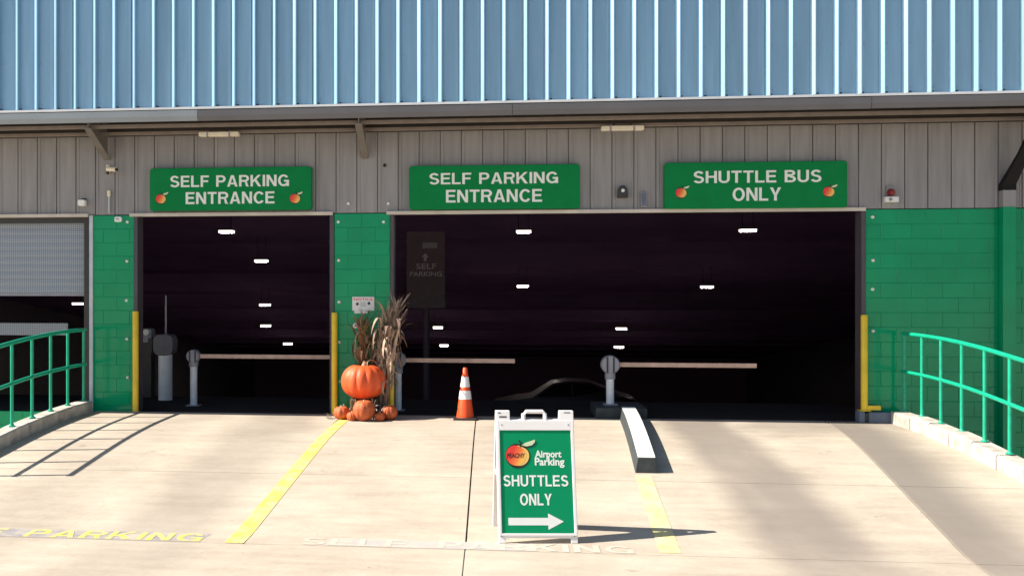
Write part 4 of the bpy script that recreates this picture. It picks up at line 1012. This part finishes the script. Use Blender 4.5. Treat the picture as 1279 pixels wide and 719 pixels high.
Yc = 19.5; Xc = at(703, 480, Yc).x; Zc = -2.62
car = thing('parked_car', 'dark car standing sideways deep inside the wide opening', 'car', (Xc, Yc, Zc))
def cz(p): return (Xc + p[0], Yc + p[1], Zc + p[2])
st = [(-2.25, .45, .62, .62, .70), (-2.15, .30, .74, .74, .80), (-1.55, .28, .86, .86, .86), (-1.0, .28, .93, .94, .88), (-0.35, .28, .95, 1.38, .88), (0.1, .28, .95, 1.45, .88), (0.8, .28, .95, 1.43, .88), (1.35, .28, .97, 1.22, .88), (1.85, .30, .98, 1.02, .85), (2.2, .34, .90, .92, .78), (2.28, .5, .8, .8, .7)]
b = MB(); vs = []
for (xx, zl, zbt, zr, hw) in st:
    rw = hw * (0.74 if zr > zbt + 0.05 else 0.9)
    vs += [cz(p) for p in ((xx, -hw * .9, zl), (xx, -hw, (zl + zbt) / 2), (xx, -hw * .96, zbt), (xx, -rw, zr), (xx, 0, zr + 0.03), (xx, rw, zr), (xx, hw * .96, zbt), (xx, hw, (zl + zbt) / 2), (xx, hw * .9, zl))]
n = 9
b.add(vs, [(n * i + k, n * i + (k + 1) % n, n * i + n + (k + 1) % n, n * i + n + k) for i in range(len(st) - 1) for k in range(n)] + [tuple(range(9)), tuple(range(n * (len(st) - 1), n * len(st)))[::-1]], True)
body = b.build('body', M_CARP, car)
for s_ in (-1, 1):
    for (p0, p1, p2, p3) in (((-0.85, 0.97), (-0.30, 1.33), (0.22, 1.39), (0.22, 0.98)), ((0.28, 0.98), (0.28, 1.39), (0.78, 1.37), (1.25, 1.17))):
        y_ = lambda z: s_ * (0.86 - (z - 0.95) / 0.45 * 0.18)
        if len((p0, p1, p2, p3)) == 4:
            q_ = [p0, p1, p2, p3] if p0[0] < 0 else [p0, p1, p2, p3]
            MB().add([cz((u_, y_(v_) , v_)) for u_, v_ in q_] + [cz((u_, y_(v_) - s_ * 0.03, v_)) for u_, v_ in q_], [(0, 1, 2, 3), (4, 5, 6, 7), (0, 1, 5, 4), (1, 2, 6, 5), (2, 3, 7, 6), (3, 0, 4, 7)]).build('window', M_GLASS, car)
    for xx in (-1.4, 1.4):
        wlo = MB().lathe([(0.2, -0.1), (0.3, -0.1), (0.325, -0.07), (0.325, 0.07), (0.3, 0.1), (0.2, 0.1)], cz((xx, s_ * 0.78, 0.325)), 24, axis='y').build('wheel', M_TYRE, car)
        MB().lathe([(0.0, s_ * 0.07), (0.1, s_ * 0.09), (0.21, s_ * 0.08), (0.21, -s_ * 0.05)], cz((xx, s_ * 0.78, 0.325)), 20, axis='y').build('rim', M_STEEL, wlo)
    MB().box(*[v for a_ in ((Xc - 2.22, Xc - 2.14), (Yc + s_ * 0.58 - 0.13, Yc + s_ * 0.58 + 0.13), (Zc + 0.60, Zc + 0.70)) for v in a_]).build('headlight', M_WHITE, car, bevel=0.02)

lamps = [(283, 289, 17, 'uppermost hanging lamp seen through the left entrance'), (326.5, 325.5, 15, 'second hanging lamp from the top in the left entrance'), (331, 380.5, 13, 'third hanging lamp from the top in the left entrance'), (332, 406.5, 12, 'fourth hanging lamp from the top in the left entrance'), (359.5, 429, 11, 'lowest hanging lamp in the left entrance, just above the barrier arm'),
         (97, 379, 11.5, 'only hanging lamp seen under the roll-up door at left'), (654, 289, 18, 'uppermost hanging lamp under the middle sign'), (653, 357, 14.5, 'hanging lamp straight below the uppermost one under the middle sign'), (547, 408.5, 12, 'higher of the two hanging lamps above the traffic cone'), (554.5, 431, 11, 'lower of the two hanging lamps above the traffic cone'),
         (934, 287.5, 18.5, 'uppermost hanging lamp under the shuttle bus sign'), (883, 358, 14.5, 'second hanging lamp under the shuttle bus sign, right of centre'), (776, 410, 13, 'higher of the two hanging lamps above the median gate'), (773, 433, 12, 'lower of the two hanging lamps above the median gate')]
for (px, py, wpx, label) in lamps:
    d = ray(px, py); L = (ceil(0) - 1.0 + 0.115 * 15.07 - EYE.z) / (d.z + 0.115 * d.y)
    pnt = EYE + d * L; Lw = wpx * L / F; hh = 1.15 * L / F
    t = thing('hanging_lamp', label, 'lamp', pnt, 'lit lamps hanging inside the hall')
    MB().box(pnt.x - Lw / 2, pnt.x + Lw / 2, pnt.y - 0.2, pnt.y + 0.2, pnt.z - hh, pnt.z + hh).build('diffuser', M_LAMP, t)
    MB().box(pnt.x - Lw / 2 + 0.02, pnt.x + Lw / 2 - 0.02, pnt.y - 0.18, pnt.y + 0.18, pnt.z - hh - 0.012, pnt.z - hh - 0.002).build('lens', M_LAMPB, t)
    MB().box(pnt.x - Lw / 2 - 0.03, pnt.x + Lw / 2 + 0.03, pnt.y - 0.19, pnt.y + 0.23, pnt.z + hh + 0.002, pnt.z + hh + 0.06).build('housing', M_DARK, t)
    for s_ in (-1, 1):
        MB().box(pnt.x + s_ * Lw * 0.35 - 0.01, pnt.x + s_ * Lw * 0.35 + 0.01, pnt.y - 0.01, pnt.y + 0.01, pnt.z + hh + 0.055, ceil(pnt.y)).build('hanger', M_DARK, t)

for o in bpy.data.objects:
    if '_w' in o: del o['_w']
